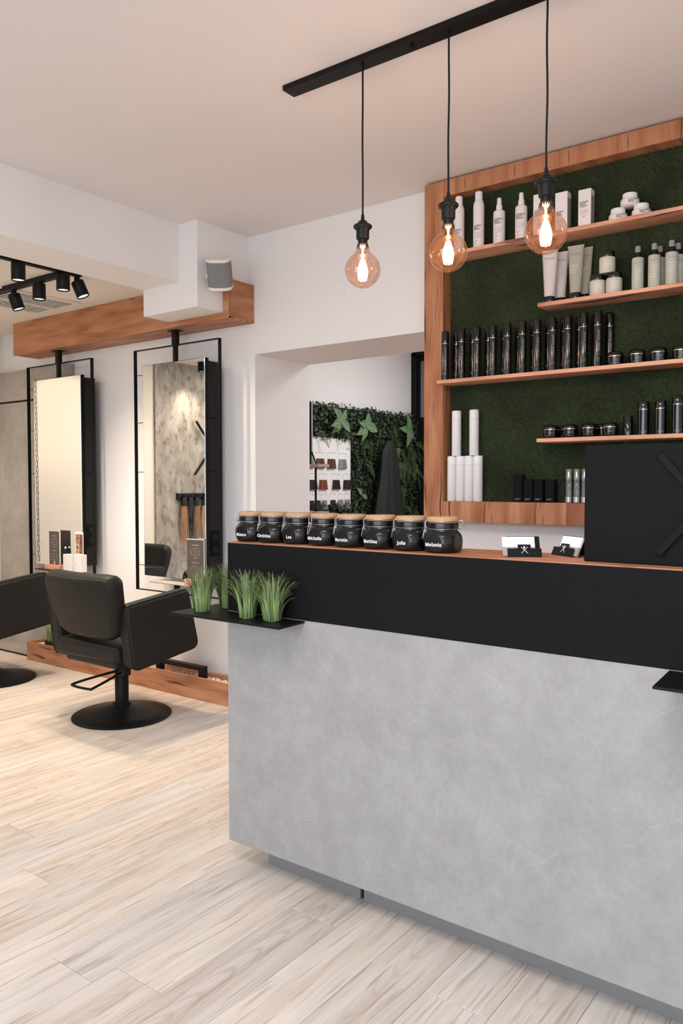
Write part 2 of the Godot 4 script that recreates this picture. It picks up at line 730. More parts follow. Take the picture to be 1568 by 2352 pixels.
	# hair
	for e in [["hair_copper", rgb8(212, 160, 118)], ["hair_black", rgb8(30, 24, 22)], ["hair_brown", rgb8(184, 138, 104)], ["hair_blonde", rgb8(226, 202, 166)], ["hair_ash", rgb8(150, 150, 146)], ["hair_dark", rgb8(46, 36, 32)], ["hair_chestnut", rgb8(96, 62, 40)], ["hair_red", rgb8(140, 70, 44)]]:
		var hm := mat(e[0], e[1], 0.45)
		hm.vertex_color_use_as_albedo = true
	# glass
	var bulb_tint := Image.create(2, 2, false, Image.FORMAT_RGB8)
	bulb_tint.fill(rgb8(172, 122, 88))
	var bg := mat("amber_glass", Color(1, 1, 1, 0.4), 0.04, 0.94, 0.7)
	bg.albedo_texture = ImageTexture.create_from_image(bulb_tint)
	bg.transparency = BaseMaterial3D.TRANSPARENCY_ALPHA
	bg.clearcoat_enabled = true
	bg.clearcoat = 1.0
	bg.clearcoat_roughness = 0.02
	var cg := mat("clear_plastic", Color(1, 1, 1, 0.12), 0.05)
	cg.transparency = BaseMaterial3D.TRANSPARENCY_ALPHA
	var wg := mat("window_glass", Color(1, 1, 1, 0.04), 0.0)
	wg.transparency = BaseMaterial3D.TRANSPARENCY_ALPHA
	mat("dark_glass", rgb8(112, 110, 112), 0.25, 0.0, 0.5)
	var fl := mat("filament_glow", rgb8(255, 214, 160), 0.5)
	fl.emission_enabled = true
	fl.emission = Color(1.0, 0.84, 0.66)
	fl.emission_energy_multiplier = 26.0
	var st := mat("stem_glow", rgb8(255, 230, 200), 0.5)
	st.emission_enabled = true
	st.emission = Color(1.0, 0.82, 0.6)
	st.emission_energy_multiplier = 2.2
	var lf := mat("lamp_face", rgb8(255, 250, 240), 0.5)
	lf.emission_enabled = true
	lf.emission = Color(1.0, 0.95, 0.86)
	lf.emission_energy_multiplier = 1.6
	# brushed acrylic of the emblem bars
	mat("acrylic", rgb8(22, 22, 23), 0.22, 0.0, 0.16)


# ------------------------------------------------------------------ start
func _ready() -> void:
	rng.seed = 4711
	# camera
	var cam := Camera3D.new()
	cam.name = "camera"
	cam.keep_aspect = Camera3D.KEEP_HEIGHT
	cam.fov = rad_to_deg(2.0 * atan(1176.0 / 1811.64))
	cam.near = 0.05
	cam.far = 60.0
	cam.transform = Transform3D(Basis.from_euler(Vector3(-0.0366429, 0.643168541, -0.0010071)), Vector3(0, 1.30, 0))
	add_child(cam)
	cam.current = true
	# sky and exposure
	var sky := Sky.new()
	var ps := ProceduralSkyMaterial.new()
	ps.sky_top_color = Color(0.62, 0.74, 0.92)
	ps.sky_horizon_color = Color(0.86, 0.90, 0.95)
	ps.ground_bottom_color = Color(0.45, 0.44, 0.43)
	ps.ground_horizon_color = Color(0.72, 0.72, 0.72)
	ps.sky_energy_multiplier = 1.6
	sky.sky_material = ps
	var env := Environment.new()
	env.background_mode = Environment.BG_SKY
	env.sky = sky
	env.tonemap_mode = Environment.TONE_MAPPER_LINEAR
	env.tonemap_exposure = 1.12
	env.sdfgi_enabled = true
	env.ssao_enabled = true
	env.ssil_enabled = true
	var we := WorldEnvironment.new()
	we.name = "world_environment"
	we.environment = env
	add_child(we)
	# daylight that comes in through the street window behind the camera
	area("street_daylight", Vector3(-0.4, 1.5, FRONT - 0.12), Vector3(0, 0, -1), Vector2(4.6, 2.1), 8.0, Color(0.915, 0.957, 1.0))
	# ceiling panels: reception, salon, back room
	area("reception_panel_light", Vector3(-0.45, CEIL - 0.03, -0.15), Vector3(0, -1, 0), Vector2(0.9, 0.9), 3.3, Color(0.98, 0.985, 1.0))
	area("salon_panel_light", Vector3(-4.85, SALON_CEIL - 0.03, -0.9), Vector3(0, -1, 0), Vector2(0.9, 0.9), 2.6, Color(1.0, 0.94, 0.87))
	area("back_room_light", Vector3(-2.4, CEIL - 0.03, -5.3), Vector3(0, -1, 0), Vector2(0.9, 0.9), 3.0, Color(0.98, 0.99, 1.0))
	font_bold = SystemFont.new()
	font_bold.font_names = PackedStringArray(["Droid Sans"])
	font_bold.font_weight = 700
	font_plain = SystemFont.new()
	font_plain.font_names = PackedStringArray(["Droid Sans"])
	font_serif = SystemFont.new()
	font_serif.font_names = PackedStringArray(["Droid Serif"])
	make_materials()
	room()
	counter()
	wall_shelf()
	beam_and_planter()
	chairs()
	stations()
	track_and_vent()
	back_room()
	left_wall_things()
	pendant()
	jars()
	cards()
	grass_on_tray()
	products()


func area(called: String, at: Vector3, towards: Vector3, size: Vector2, energy: float, c: Color) -> void:
	var l := AreaLight3D.new()
	l.name = called
	l.area_size = size
	l.light_energy = energy
	l.light_color = c
	l.shadow_enabled = true
	l.area_range = 14.0
	l.area_attenuation = 2.0
	add_child(l)
	var up := Vector3.UP if absf(towards.y) < 0.9 else Vector3.FORWARD
	l.look_at_from_position(at, at + towards, up)


func spot(called: String, at: Vector3, towards: Vector3, angle: float, energy: float, c: Color, parent: Node = self) -> void:
	var l := SpotLight3D.new()
	l.name = called
	l.spot_angle = angle
	l.spot_angle_attenuation = 0.7
	l.spot_range = 14.0
	l.spot_attenuation = 2.0
	l.light_energy = energy
	l.light_color = c
	l.light_size = 0.03
	l.shadow_enabled = true
	parent.add_child(l, true)
	var up := Vector3.UP if absf(towards.normalized().y) < 0.9 else Vector3.FORWARD
	l.look_at_from_position(at, at + towards, up)


# ------------------------------------------------------------------ room shell
func room() -> void:
	var wall: Material = M["white_paint"]
	var f := struct("floor", boxm(Vector3(LEFT - 0.2, -0.2, -6.9), Vector3(RIGHT + 0.2, -0.008, FRONT + 0.2)), M["oak_dark"], "pale limed wood plank floor")
	# planks run away from the street window, in rows 0.178 m wide
	var wd := 0.178
	var cache := {}
	var row := 0
	var x := -2.083 - wd * 22
	while x < RIGHT:
		var ends := {-1: -2.038, 0: -0.96, -2: -1.45, 1: -1.22, -4: -1.61, -3: -2.3}
		var key := int(round((x + 2.083) / wd))
		var z0: float = ends[key] if ends.has(key) else -1.9 + fposmod(key * 0.437 + 0.31 * sin(key * 2.1), 1.22)
		while z0 > -3.45:
			z0 -= 1.22
		var z := z0
		while z < FRONT:
			var a := maxf(z, BACK)
			var b := minf(z + 1.22, FRONT)
			if b - a > 0.03 and x + wd > LEFT and x < RIGHT:
				var ln := snappedf(b - a, 0.001)
				if not cache.has(ln):
					var mb := MB.new()
					mb.box(Vector3.ZERO, Vector3(wd - 0.0012, 0.012, ln - 0.0012), 0.0012, 2)
					for k in mb.uv.size():
						mb.uv[k] = Vector2(mb.v[k].x / wd + 0.5, mb.v[k].z / 1.22 + 0.5)
					cache[ln] = mb.mesh()
				var m: Material = M["plank_%d" % rng.randi_range(0, 5)]
				var turn := PI if rng.randf() < 0.5 else 0.0
				obj("plank", cache[ln], m, f, Vector3(x + wd / 2, -0.006, (a + b) / 2), Vector3(0, turn, 0))
			z += 1.22
		x += wd
		row += 1
	struct("ceiling", boxm(Vector3(-3.42, CEIL, BACK - 0.55), Vector3(RIGHT + 0.2, CEIL + 0.2, FRONT + 0.2)), M["ceiling_paint"], "flat white painted ceiling over the reception")
	struct("ceiling_salon", boxm(Vector3(LEFT - 0.2, SALON_CEIL, BACK - 0.2), Vector3(-3.7, SALON_CEIL + 0.4, FRONT + 0.2)), M["cream_paint"], "lower warm white ceiling over the styling places")
	# dropped beam that parts the two ceilings, ending in a box at the back wall
	struct("beam_soffit", boxm(Vector3(-3.733, 2.433, -3.046), Vector3(-3.417, CEIL + 0.2, FRONT + 0.1)), wall, "long white boxed ceiling beam between reception and salon")
	struct("pillar_box", boxm(Vector3(-3.733, 2.278, BACK), Vector3(-3.275, CEIL + 0.2, -3.045)), wall, "white boxed pillar head hanging from the ceiling by the wood beam")
	# back wall with the wide doorway to the back room
	var b0 := BACK - 0.507
	struct("wall_back", boxm(Vector3(LEFT - 0.2, -0.1, b0), Vector3(-3.223, CEIL + 0.2, BACK)), wall, "white painted back wall behind the mirrors")
	struct("wall_back", boxm(Vector3(-3.223, 2.061, b0), Vector3(-1.96, CEIL + 0.2, BACK)), wall, "white lintel over the doorway to the back room")
	struct("wall_back", boxm(Vector3(-1.96, -0.1, b0), Vector3(RIGHT + 0.2, CEIL + 0.2, BACK)), wall, "white back wall behind the product shelves")
	var wl := struct("wall_left", boxm(Vector3(LEFT - 0.2, -0.1, BACK - 0.2), Vector3(LEFT, CEIL, -1.567)), M["cream_paint"], "cream side wall of the salon")
	wl.name = "wall_left"
	var rcm := MB.new()
	rcm.box(Vector3(LEFT - 0.09, 1.3, 0.4665), Vector3(0.22, 2.8, 4.067), 0.0, 2)
	struct("wall_left", rcm, M["raw_concrete"], "blotchy raw concrete side wall of the salon")
	struct("wall_right", boxm(Vector3(RIGHT, -0.1, BACK), Vector3(RIGHT + 0.2, CEIL + 0.1, FRONT + 0.2)), wall, "white side wall right of the counter")
	# street front: sill, lintel, piers, window
	struct("wall_front", boxm(Vector3(LEFT - 0.2, -0.1, FRONT), Vector3(-2.75, CEIL + 0.2, FRONT + 0.2)), wall, "white wall beside the street window")
	struct("wall_front", boxm(Vector3(1.95, -0.1, FRONT), Vector3(RIGHT + 0.2, CEIL + 0.2, FRONT + 0.2)), wall, "white pier beside the street window")
	struct("wall_front", boxm(Vector3(-2.75, -0.1, FRONT), Vector3(1.95, 0.4, FRONT + 0.2)), wall, "white wall below the street window")
	struct("wall_front", boxm(Vector3(-2.75, 2.6, FRONT), Vector3(1.95, CEIL + 0.2, FRONT + 0.2)), wall, "white wall above the street window")
	var win := struct("window_1", boxm(Vector3(-2.75, 0.4, FRONT + 0.09), Vector3(1.95, 2.6, FRONT + 0.1)), M["window_glass"], "wide street window behind the camera")
	for px in [-2.73, -1.18, 0.38, 1.93]:
		obj("window_frame", boxm(Vector3(px - 0.025, 0.4, FRONT + 0.06), Vector3(px + 0.025, 2.6, FRONT + 0.13), 0.003), M["black_metal"], win)
	for py in [0.42, 2.58]:
		obj("window_frame", boxm(Vector3(-2.75, py - 0.02, FRONT + 0.06), Vector3(1.95, py + 0.02, FRONT + 0.13), 0.003), M["black_metal"], win)
	# back room shell
	struct("wall_back_room_left", boxm(Vector3(-4.2, -0.1, -6.7), Vector3(-4.0, CEIL + 0.2, b0)), wall, "white side wall of the back room")
	struct("wall_back_room_end", boxm(Vector3(-4.2, -0.1, -6.7), Vector3(-0.4, CEIL + 0.2, -6.5)), wall, "end wall of the back room")
	struct("wall_back_room_right", boxm(Vector3(-0.6, -0.1, -6.7), Vector3(-0.4, CEIL + 0.2, b0)), wall, "right wall of the back room")
	struct("ceiling_back_room", boxm(Vector3(-4.2, CEIL, -6.7), Vector3(-0.4, CEIL + 0.2, BACK - 0.5)), M["ceiling_paint"], "white ceiling of the back room")
	# lamps out of view: the glowing panels that belong to the ceiling lights
	for e in [["reception_ceiling_lamp", Vector3(-0.45, CEIL, -0.15), "square ceiling lamp over the front of the counter"], ["salon_ceiling_lamp", Vector3(-4.85, SALON_CEIL, -0.9), "square ceiling lamp over the salon floor"], ["back_room_ceiling_lamp", Vector3(-2.4, CEIL, -5.3), "square ceiling lamp of the back room"]]:
		var t := thing(e[0], e[2], "lamp", e[1])
		obj("lamp_frame", boxm(Vector3(-0.48, -0.015, -0.48), Vector3(0.48, 0, 0.48), 0.003), M["grille_white"], t)
		obj("lamp_panel", boxm(Vector3(-0.45, -0.02, -0.45), Vector3(0.45, -0.0151, 0.45), 0.0), M["lamp_face"], t)
	# flush cover plate on the wall above the doorway
	var pl := MB.new()
	pl.extrude(rounded_rect(0.098, 0.12, 0.006), 0.0025, 0.0008)
	tag(obj("cover_plate", pl, wall, self, Vector3(-2.613, 2.334, BACK)), "flat white blank cover plate on the white wall over the doorway", "plate")


# ------------------------------------------------------------------ counter
func counter() -> void:
	var t := thing("reception_counter", "long reception counter of grey panel, black fascia and oak top", "counter")
	var zf := -1.885
	var x0 := -1.895
	var x1 := 0.85
	var p := MB.new()
	p.box(Vector3((x0 + x1) / 2, 0.479, zf - 0.015), Vector3(x1 - x0, 0.784, 0.03), 0.0035, 0)
	p.box(Vector3(x0 + 0.015, 0.479, (zf - 0.03 - 2.55) / 2), Vector3(0.03, 0.784, 2.55 + zf - 0.03), 0.0035, 2)
	p.box(Vector3((x0 + x1) / 2 + 0.015, 0.102, (zf - 0.03 - 2.55) / 2), Vector3(x1 - x0 - 0.03, 0.03, 2.55 + zf - 0.03), 0.0, 0)
	obj("front_panel", p, M["counter_grey"], t)
	var fa := MB.new()
	fa.box(Vector3((x0 + x1) / 2, 0.9865, zf - 0.0135), Vector3(x1 - x0, 0.230, 0.02), 0.0012, 0)
	fa.box(Vector3(x0 + 0.01, 0.9865, zf - 0.13), Vector3(0.02, 0.230, 0.212), 0.0012, 2)
	fa.box(Vector3((x0 + x1) / 2, 0.9865, zf - 0.236), Vector3(x1 - x0, 0.230, 0.02), 0.0012, 0)
	obj("fascia", fa, M["black_laminate"], t)
	obj("worktop", boxm(Vector3(x0 + 0.001, 1.1, zf - 0.232), Vector3(x1 - 0.001, 1.1035, zf - 0.0025), 0.001, 0, Vector2(0.3, 0.1)), M["oak_0"], t)
	obj("desk_top", boxm(Vector3(x0 + 0.03, 0.735, -2.6), Vector3(x1, 0.765, zf - 0.25), 0.002, 0), M["oak_1"], t)
	for e in [[-1.79, -1.405], [-1.392, 0.75]]:
		obj("plinth_board", boxm(Vector3(e[0], 0.0, -1.99), Vector3(e[1], 0.0869, -1.97), 0.0015, 0), M["plinth_grey"], t)
	obj("plinth_side", boxm(Vector3(-1.789, 0.0, -2.5), Vector3(-1.77, 0.0869, -1.9905), 0.0, 2), M["plinth_grey"], t)
	obj("plinth_filler", boxm(Vector3(-1.405, 0.0, -1.998), Vector3(-1.392, 0.0869, -1.981), 0.0), M["black_metal"], t)
	# thin black trays: one wraps the left corner, one further right
	var sh := PackedVector2Array([Vector2(-2.03, 2.32), Vector2(-2.03, 1.752), Vector2(-1.545, 1.752), Vector2(-1.556, 1.8845), Vector2(-1.8955, 1.8845), Vector2(-1.8955, 2.32)])
	var xf := Transform3D(Basis(Vector3(1, 0, 0), Vector3(0, 0, -1), Vector3(0, 1, 0)), Vector3(0, 0.864, 0))
	var tm := MB.new()
	tm.extrude(sh, 0.007, 0.0012, xf)
	tag(obj("tray", tm, M["black_metal"], t), "thin black metal tray that carries the grass tufts")
	var sh2 := PackedVector2Array([Vector2(-0.475, 1.8845), Vector2(-0.466, 1.716), Vector2(0.1, 1.716), Vector2(0.1, 1.8845)])
	var tm2 := MB.new()
	tm2.extrude(sh2, 0.007, 0.0012, xf)
	tag(obj("tray", tm2, M["black_metal"], t), "thin empty black metal tray at the front")
	# black box on the counter, with crossed acrylic bars
	var b := thing("counter_box", "tall matt black box on the oak counter top with crossed shiny bars on its front", "box", Vector3(-0.417, 1.1035, -1.945))
	obj("body", boxm(Vector3(-0.281, 0, -0.16), Vector3(0.281, 0.2895, 0), 0.002, 0), M["black_box"], b)
	for s in [-1, 1]:
		var mb := MB.new()
		mb.box(Vector3.ZERO, Vector3(0.31, 0.018, 0.006), 0.001)
		obj("emblem_bar", mb, M["acrylic"], b, Vector3(0, 0.146, 0.003 if s < 0 else 0.0092), Vector3(0, 0, s * 0.86))
	var em := MB.new()
	word(em, "B", 0.075, Transform3D(Basis(), Vector3(0, 0.218, 0.0022)), font_bold, 0.0, 0.004)
	obj("emblem_letter", em, M["acrylic"], b)


# ------------------------------------------------------------------ product wall
func wall_shelf() -> void:
	var t := thing("product_shelf", "oak framed product shelf lined with dark artificial turf, on the white wall behind the counter", "shelf")
	var zf := -3.351
	var zb := BACK + 0.001
	var xr := -0.38
	var y0 := 1.114
	var y1 := 2.742
	obj("frame_side", boxm(Vector3(-2.006, y0, zb), Vector3(-1.901, y1, zf), 0.0015, 1, Vector2(0.1, 0.3)), M["oak_1"], t)
	var cuts := [-1.901, -1.84, -0.875, xr]
	var mats := ["oak_1", "oak_2", "oak_1"]
	for k in 3:
		obj("frame_top_board", boxm(Vector3(cuts[k] + 0.0003, 2.667, zb), Vector3(cuts[k + 1] - 0.0003, y1, zf), 0.0006, 1, Vector2(0.2 * k, 0.37 * k)), M[mats[k]], t)
	cuts = [-1.901, -1.84, -1.282, xr]
	mats = ["oak_1", "oak_2", "oak_dark"]
	for k in 3:
		obj("frame_bottom_board", boxm(Vector3(cuts[k] + 0.0003, y0, zb), Vector3(cuts[k + 1] - 0.0003, 1.212, zf), 0.0006, 1, Vector2(0.3 * k + 0.1, 0.41 * k)), M[mats[k]], t)
	var ys := [[2.3635, -1.8995], [2.0665, -1.397], [1.7705, -1.8995], [1.4775, -1.397]]
	for e in ys:
		obj("shelf_board", boxm(Vector3(e[1], e[0], -3.428), Vector3(xr, e[0] + 0.0172, -3.29), 0.0012, 0, Vector2(e[0], e[0])), M["oak_edge"], t)
	obj("turf_backing", boxm(Vector3(-1.901, 1.212, zb), Vector3(xr, 2.667, -3.43)), M["turf_back"], t)
	# artificial turf, far too many blades to count
	var bl := MB.new()
	var w := 0.0013
	var pts := [Vector3(-w, 0, 0), Vector3(w, 0, 0), Vector3(w * 0.8, 0.009, 0.007), Vector3(-w * 0.8, 0.009, 0.007), Vector3(0, 0.020, 0.011)]
	for q in pts:
		bl.vert(q, Vector3(0, -0.45, 0.9).normalized(), Vector2.ZERO)
	bl.tri(0, 1, 2)
	bl.tri(0, 2, 3)
	bl.tri(3, 2, 4)
	bl.col.resize(5)
	bl.col.fill(Color.WHITE)
	var mm := MultiMesh.new()
	mm.transform_format = MultiMesh.TRANSFORM_3D
	mm.use_colors = true
	mm.mesh = bl.mesh()
	mm.instance_count = 128000
	var nz := noise(300, 3.0, 2)
	for k in mm.instance_count:
		var p := Vector3(rng.randf_range(-1.899, -0.385), rng.randf_range(1.214, 2.664), -3.43)
		var bs := Basis(Vector3(0, 0, 1), rng.randfn(0.5, 0.8)) * Basis(Vector3(1, 0, 0), rng.randf_range(-0.25, 0.45)) * Basis(Vector3(0, 1, 0), rng.randf_range(-0.6, 0.6))
		var s := rng.randf_range(0.7, 1.15)
		mm.set_instance_transform(k, Transform3D(bs.scaled_local(Vector3(s, s, s)), p))
		var v := rng.randf_range(0.55, 1.35) * (1.0 + 0.5 * nz.get_noise_2d(p.x, p.y))
		var y := rng.randf()
		mm.set_instance_color(k, Color(v * (0.8 + 0.5 * y), v, v * (0.95 - 0.35 * y)))
	var mi := MultiMeshInstance3D.new()
	mi.name = "turf_blades"
	mi.multimesh = mm
	mi.material_override = M["turf"]
	mi.set_meta("kind", "stuff")
	t.add_child(mi)


# ------------------------------------------------------------------ beam and planter
func beam_and_planter() -> void:
	var t := thing("wood_beam", "boxed oak beam under the ceiling that carries the two mirrors", "beam")
	var zf := -3.239
	# front board with the cut-out round the pillar box, top left open to the ceilings
	var fr := MB.new()
	fr.box(Vector3((-5.452 - 3.7335) / 2, 2.3585, zf - 0.009), Vector3(5.452 - 3.7335, 0.231, 0.018), 0.001, 0, Vector2(0.2, 0.1))
	fr.box(Vector3((-3.7335 - 3.2275) / 2, 2.2605, zf - 0.009), Vector3(0.506, 0.034, 0.018), 0.0, 0, Vector2(0.2, 0.1))
	fr.box(Vector3(-3.2513, 2.371, zf - 0.009), Vector3(0.0472, 0.187, 0.018), 0.0, 0, Vector2(0.2, 0.1))
	obj("front_board", fr, M["oak_0"], t)
	var und := MB.new()
	und.box(Vector3((-5.452 - 3.2275) / 2, 2.248, (zf + BACK) / 2), Vector3(5.452 - 3.2275, 0.01, zf - BACK - 0.002), 0.001, 0, Vector2(0.5, 0.4))
	obj("underside_board", und, M["oak_1"], t)
	var en := MB.new()
	en.box(Vector3(-3.2365, 2.359, (zf - 0.018 + BACK) / 2), Vector3(0.018, 0.212, zf - 0.018 - BACK - 0.002), 0.001, 2, Vector2(0.1, 0.2))
	en.box(Vector3(-5.443, 2.363, (zf - 0.018 + BACK) / 2), Vector3(0.018, 0.22, zf - 0.018 - BACK - 0.002), 0.001, 2, Vector2(0.1, 0.2))
	obj("end_board", en, M["oak_0"], t)
	# planter on the floor below the mirrors
	var p := thing("planter_box", "long low oak planter box with white pebbles along the wall below the mirrors", "planter")
	var xl := -5.33
	var xr := -3.0
	obj("front_board", boxm(Vector3(xl, 0, -3.256), Vector3(xr, 0.134, -3.236), 0.0015, 0, Vector2(0.1, 0.6)), M["oak_2"], p)
	obj("back_board", boxm(Vector3(xl, 0, -3.379), Vector3(xr, 0.134, -3.361), 0.0015, 0, Vector2(0.6, 0.2)), M["oak_0"], p)
	obj("end_board", boxm(Vector3(xl, 0, -3.3605), Vector3(xl + 0.02, 0.134, -3.2565), 0.0015, 2), M["oak_1"], p)
	obj("pebble_bed", boxm(Vector3(xl + 0.021, 0.0, -3.3605), Vector3(xr, 0.1, -3.2565)), M["cream_paint"], p)
	var pb := MB.new()
	pb.rbox(Vector3.ZERO, Vector3(0.02, 0.014, 0.016), 0.0069, 2, 1)
	var mm := MultiMesh.new()
	mm.transform_format = MultiMesh.TRANSFORM_3D
	mm.mesh = pb.mesh()
	mm.instance_count = 900
	for k in 900:
		var bs := Basis.from_euler(Vector3(rng.randf() * TAU, rng.randf() * TAU, rng.randf() * TAU)) * rng.randf_range(0.6, 1.15)
		mm.set_instance_transform(k, Transform3D(bs, Vector3(rng.randf_range(xl + 0.035, xr - 0.02), 0.1 + rng.randf_range(0.0, 0.014), rng.randf_range(-3.348, -3.268))))
	var mi := MultiMeshInstance3D.new()
	mi.name = "pebbles"
	mi.multimesh = mm
	mi.material_override = M["pebble"]
	mi.set_meta("kind", "stuff")
	p.add_child(mi)
	# black footrest bar standing in the pebbles
	var fb := thing("footrest_bar", "flat black metal footrest bar standing on two legs in the pebbles", "footrest", Vector3(-3.728, 0.105, -3.305))
	obj("bar", boxm(Vector3(-0.216, 0.055, -0.02), Vector3(0.216, 0.082, 0.02), 0.0015), M["black_metal"], fb)
	for s in [-1, 1]:
		obj("leg", boxm(Vector3(s * 0.196 - 0.02, 0, -0.02), Vector3(s * 0.196 + 0.02, 0.0549, 0.02), 0.0015), M["black_metal"], fb)
	# little grass pot at the far end
	var g := thing("grass_pot", "small black pot of green grass at the left end of the planter", "plant", Vector3(-5.14, 0.101, -3.31))
	obj("pot", lathed([Vector2(0, 0), Vector2(0.036, 0), Vector2(0.042, 0.05), Vector2(0.039, 0.05), Vector2(0.037, 0.042), Vector2(0, 0.042)], 24), M["pot_black"], g)
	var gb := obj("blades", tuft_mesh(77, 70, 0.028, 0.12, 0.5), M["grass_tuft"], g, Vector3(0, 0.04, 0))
	gb.set_meta("kind", "stuff")


func tuft_mesh(s: int, count: int, r: float, h: float, lean: float) -> MB:
	var mb := MB.new()
	var q := RandomNumberGenerator.new()
	q.seed = s
	for k in count:
		var a := q.randf() * TAU
		var d := Vector3(cos(a), 0, sin(a))
		var rr := r * sqrt(q.randf())
		var p := d * rr
		var len := h * q.randf_range(0.6, 1.12)
		var out := lean * (0.25 + 0.9 * rr / r) * q.randf_range(0.3, 1.25)
		var a2 := a + q.randf_range(-0.8, 0.8)
		var dir := Vector3(cos(a2), 0, sin(a2))
		var side := Vector3(-dir.z, 0, dir.x).rotated(Vector3.UP, q.randf_range(-0.7, 0.7))
		var w := q.randf_range(0.0022, 0.0036)
		var base := mb.v.size()
		var pale := q.randf()
		var steps := 6
		var pos := p
		var ang := 0.05 * out
		for i in steps + 1:
			var f := float(i) / steps
			ang = out * (0.12 + 1.25 * f * f)
			if i > 0:
				pos += (Vector3.UP * cos(ang) + dir * sin(ang)) * len / steps
			var ww := w * (1.0 - pow(f, 1.8)) * (0.75 + 0.5 * sin(PI * minf(f * 1.4, 1.0))) + 0.0002
			var nn := (dir * -cos(ang) + Vector3.UP * sin(ang)).normalized()
			for e in [-1, 1]:
				mb.vert(pos + side * ww * e + nn * 0.0006 * e, nn, Vector2(f, 0))
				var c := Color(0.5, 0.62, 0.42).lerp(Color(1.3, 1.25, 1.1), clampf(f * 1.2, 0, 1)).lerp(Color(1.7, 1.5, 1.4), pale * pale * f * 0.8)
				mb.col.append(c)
		for i in steps:
			var b := base + i * 2
			mb.tri(b, b + 1, b + 3)
			mb.tri(b, b + 3, b + 2)
	return mb


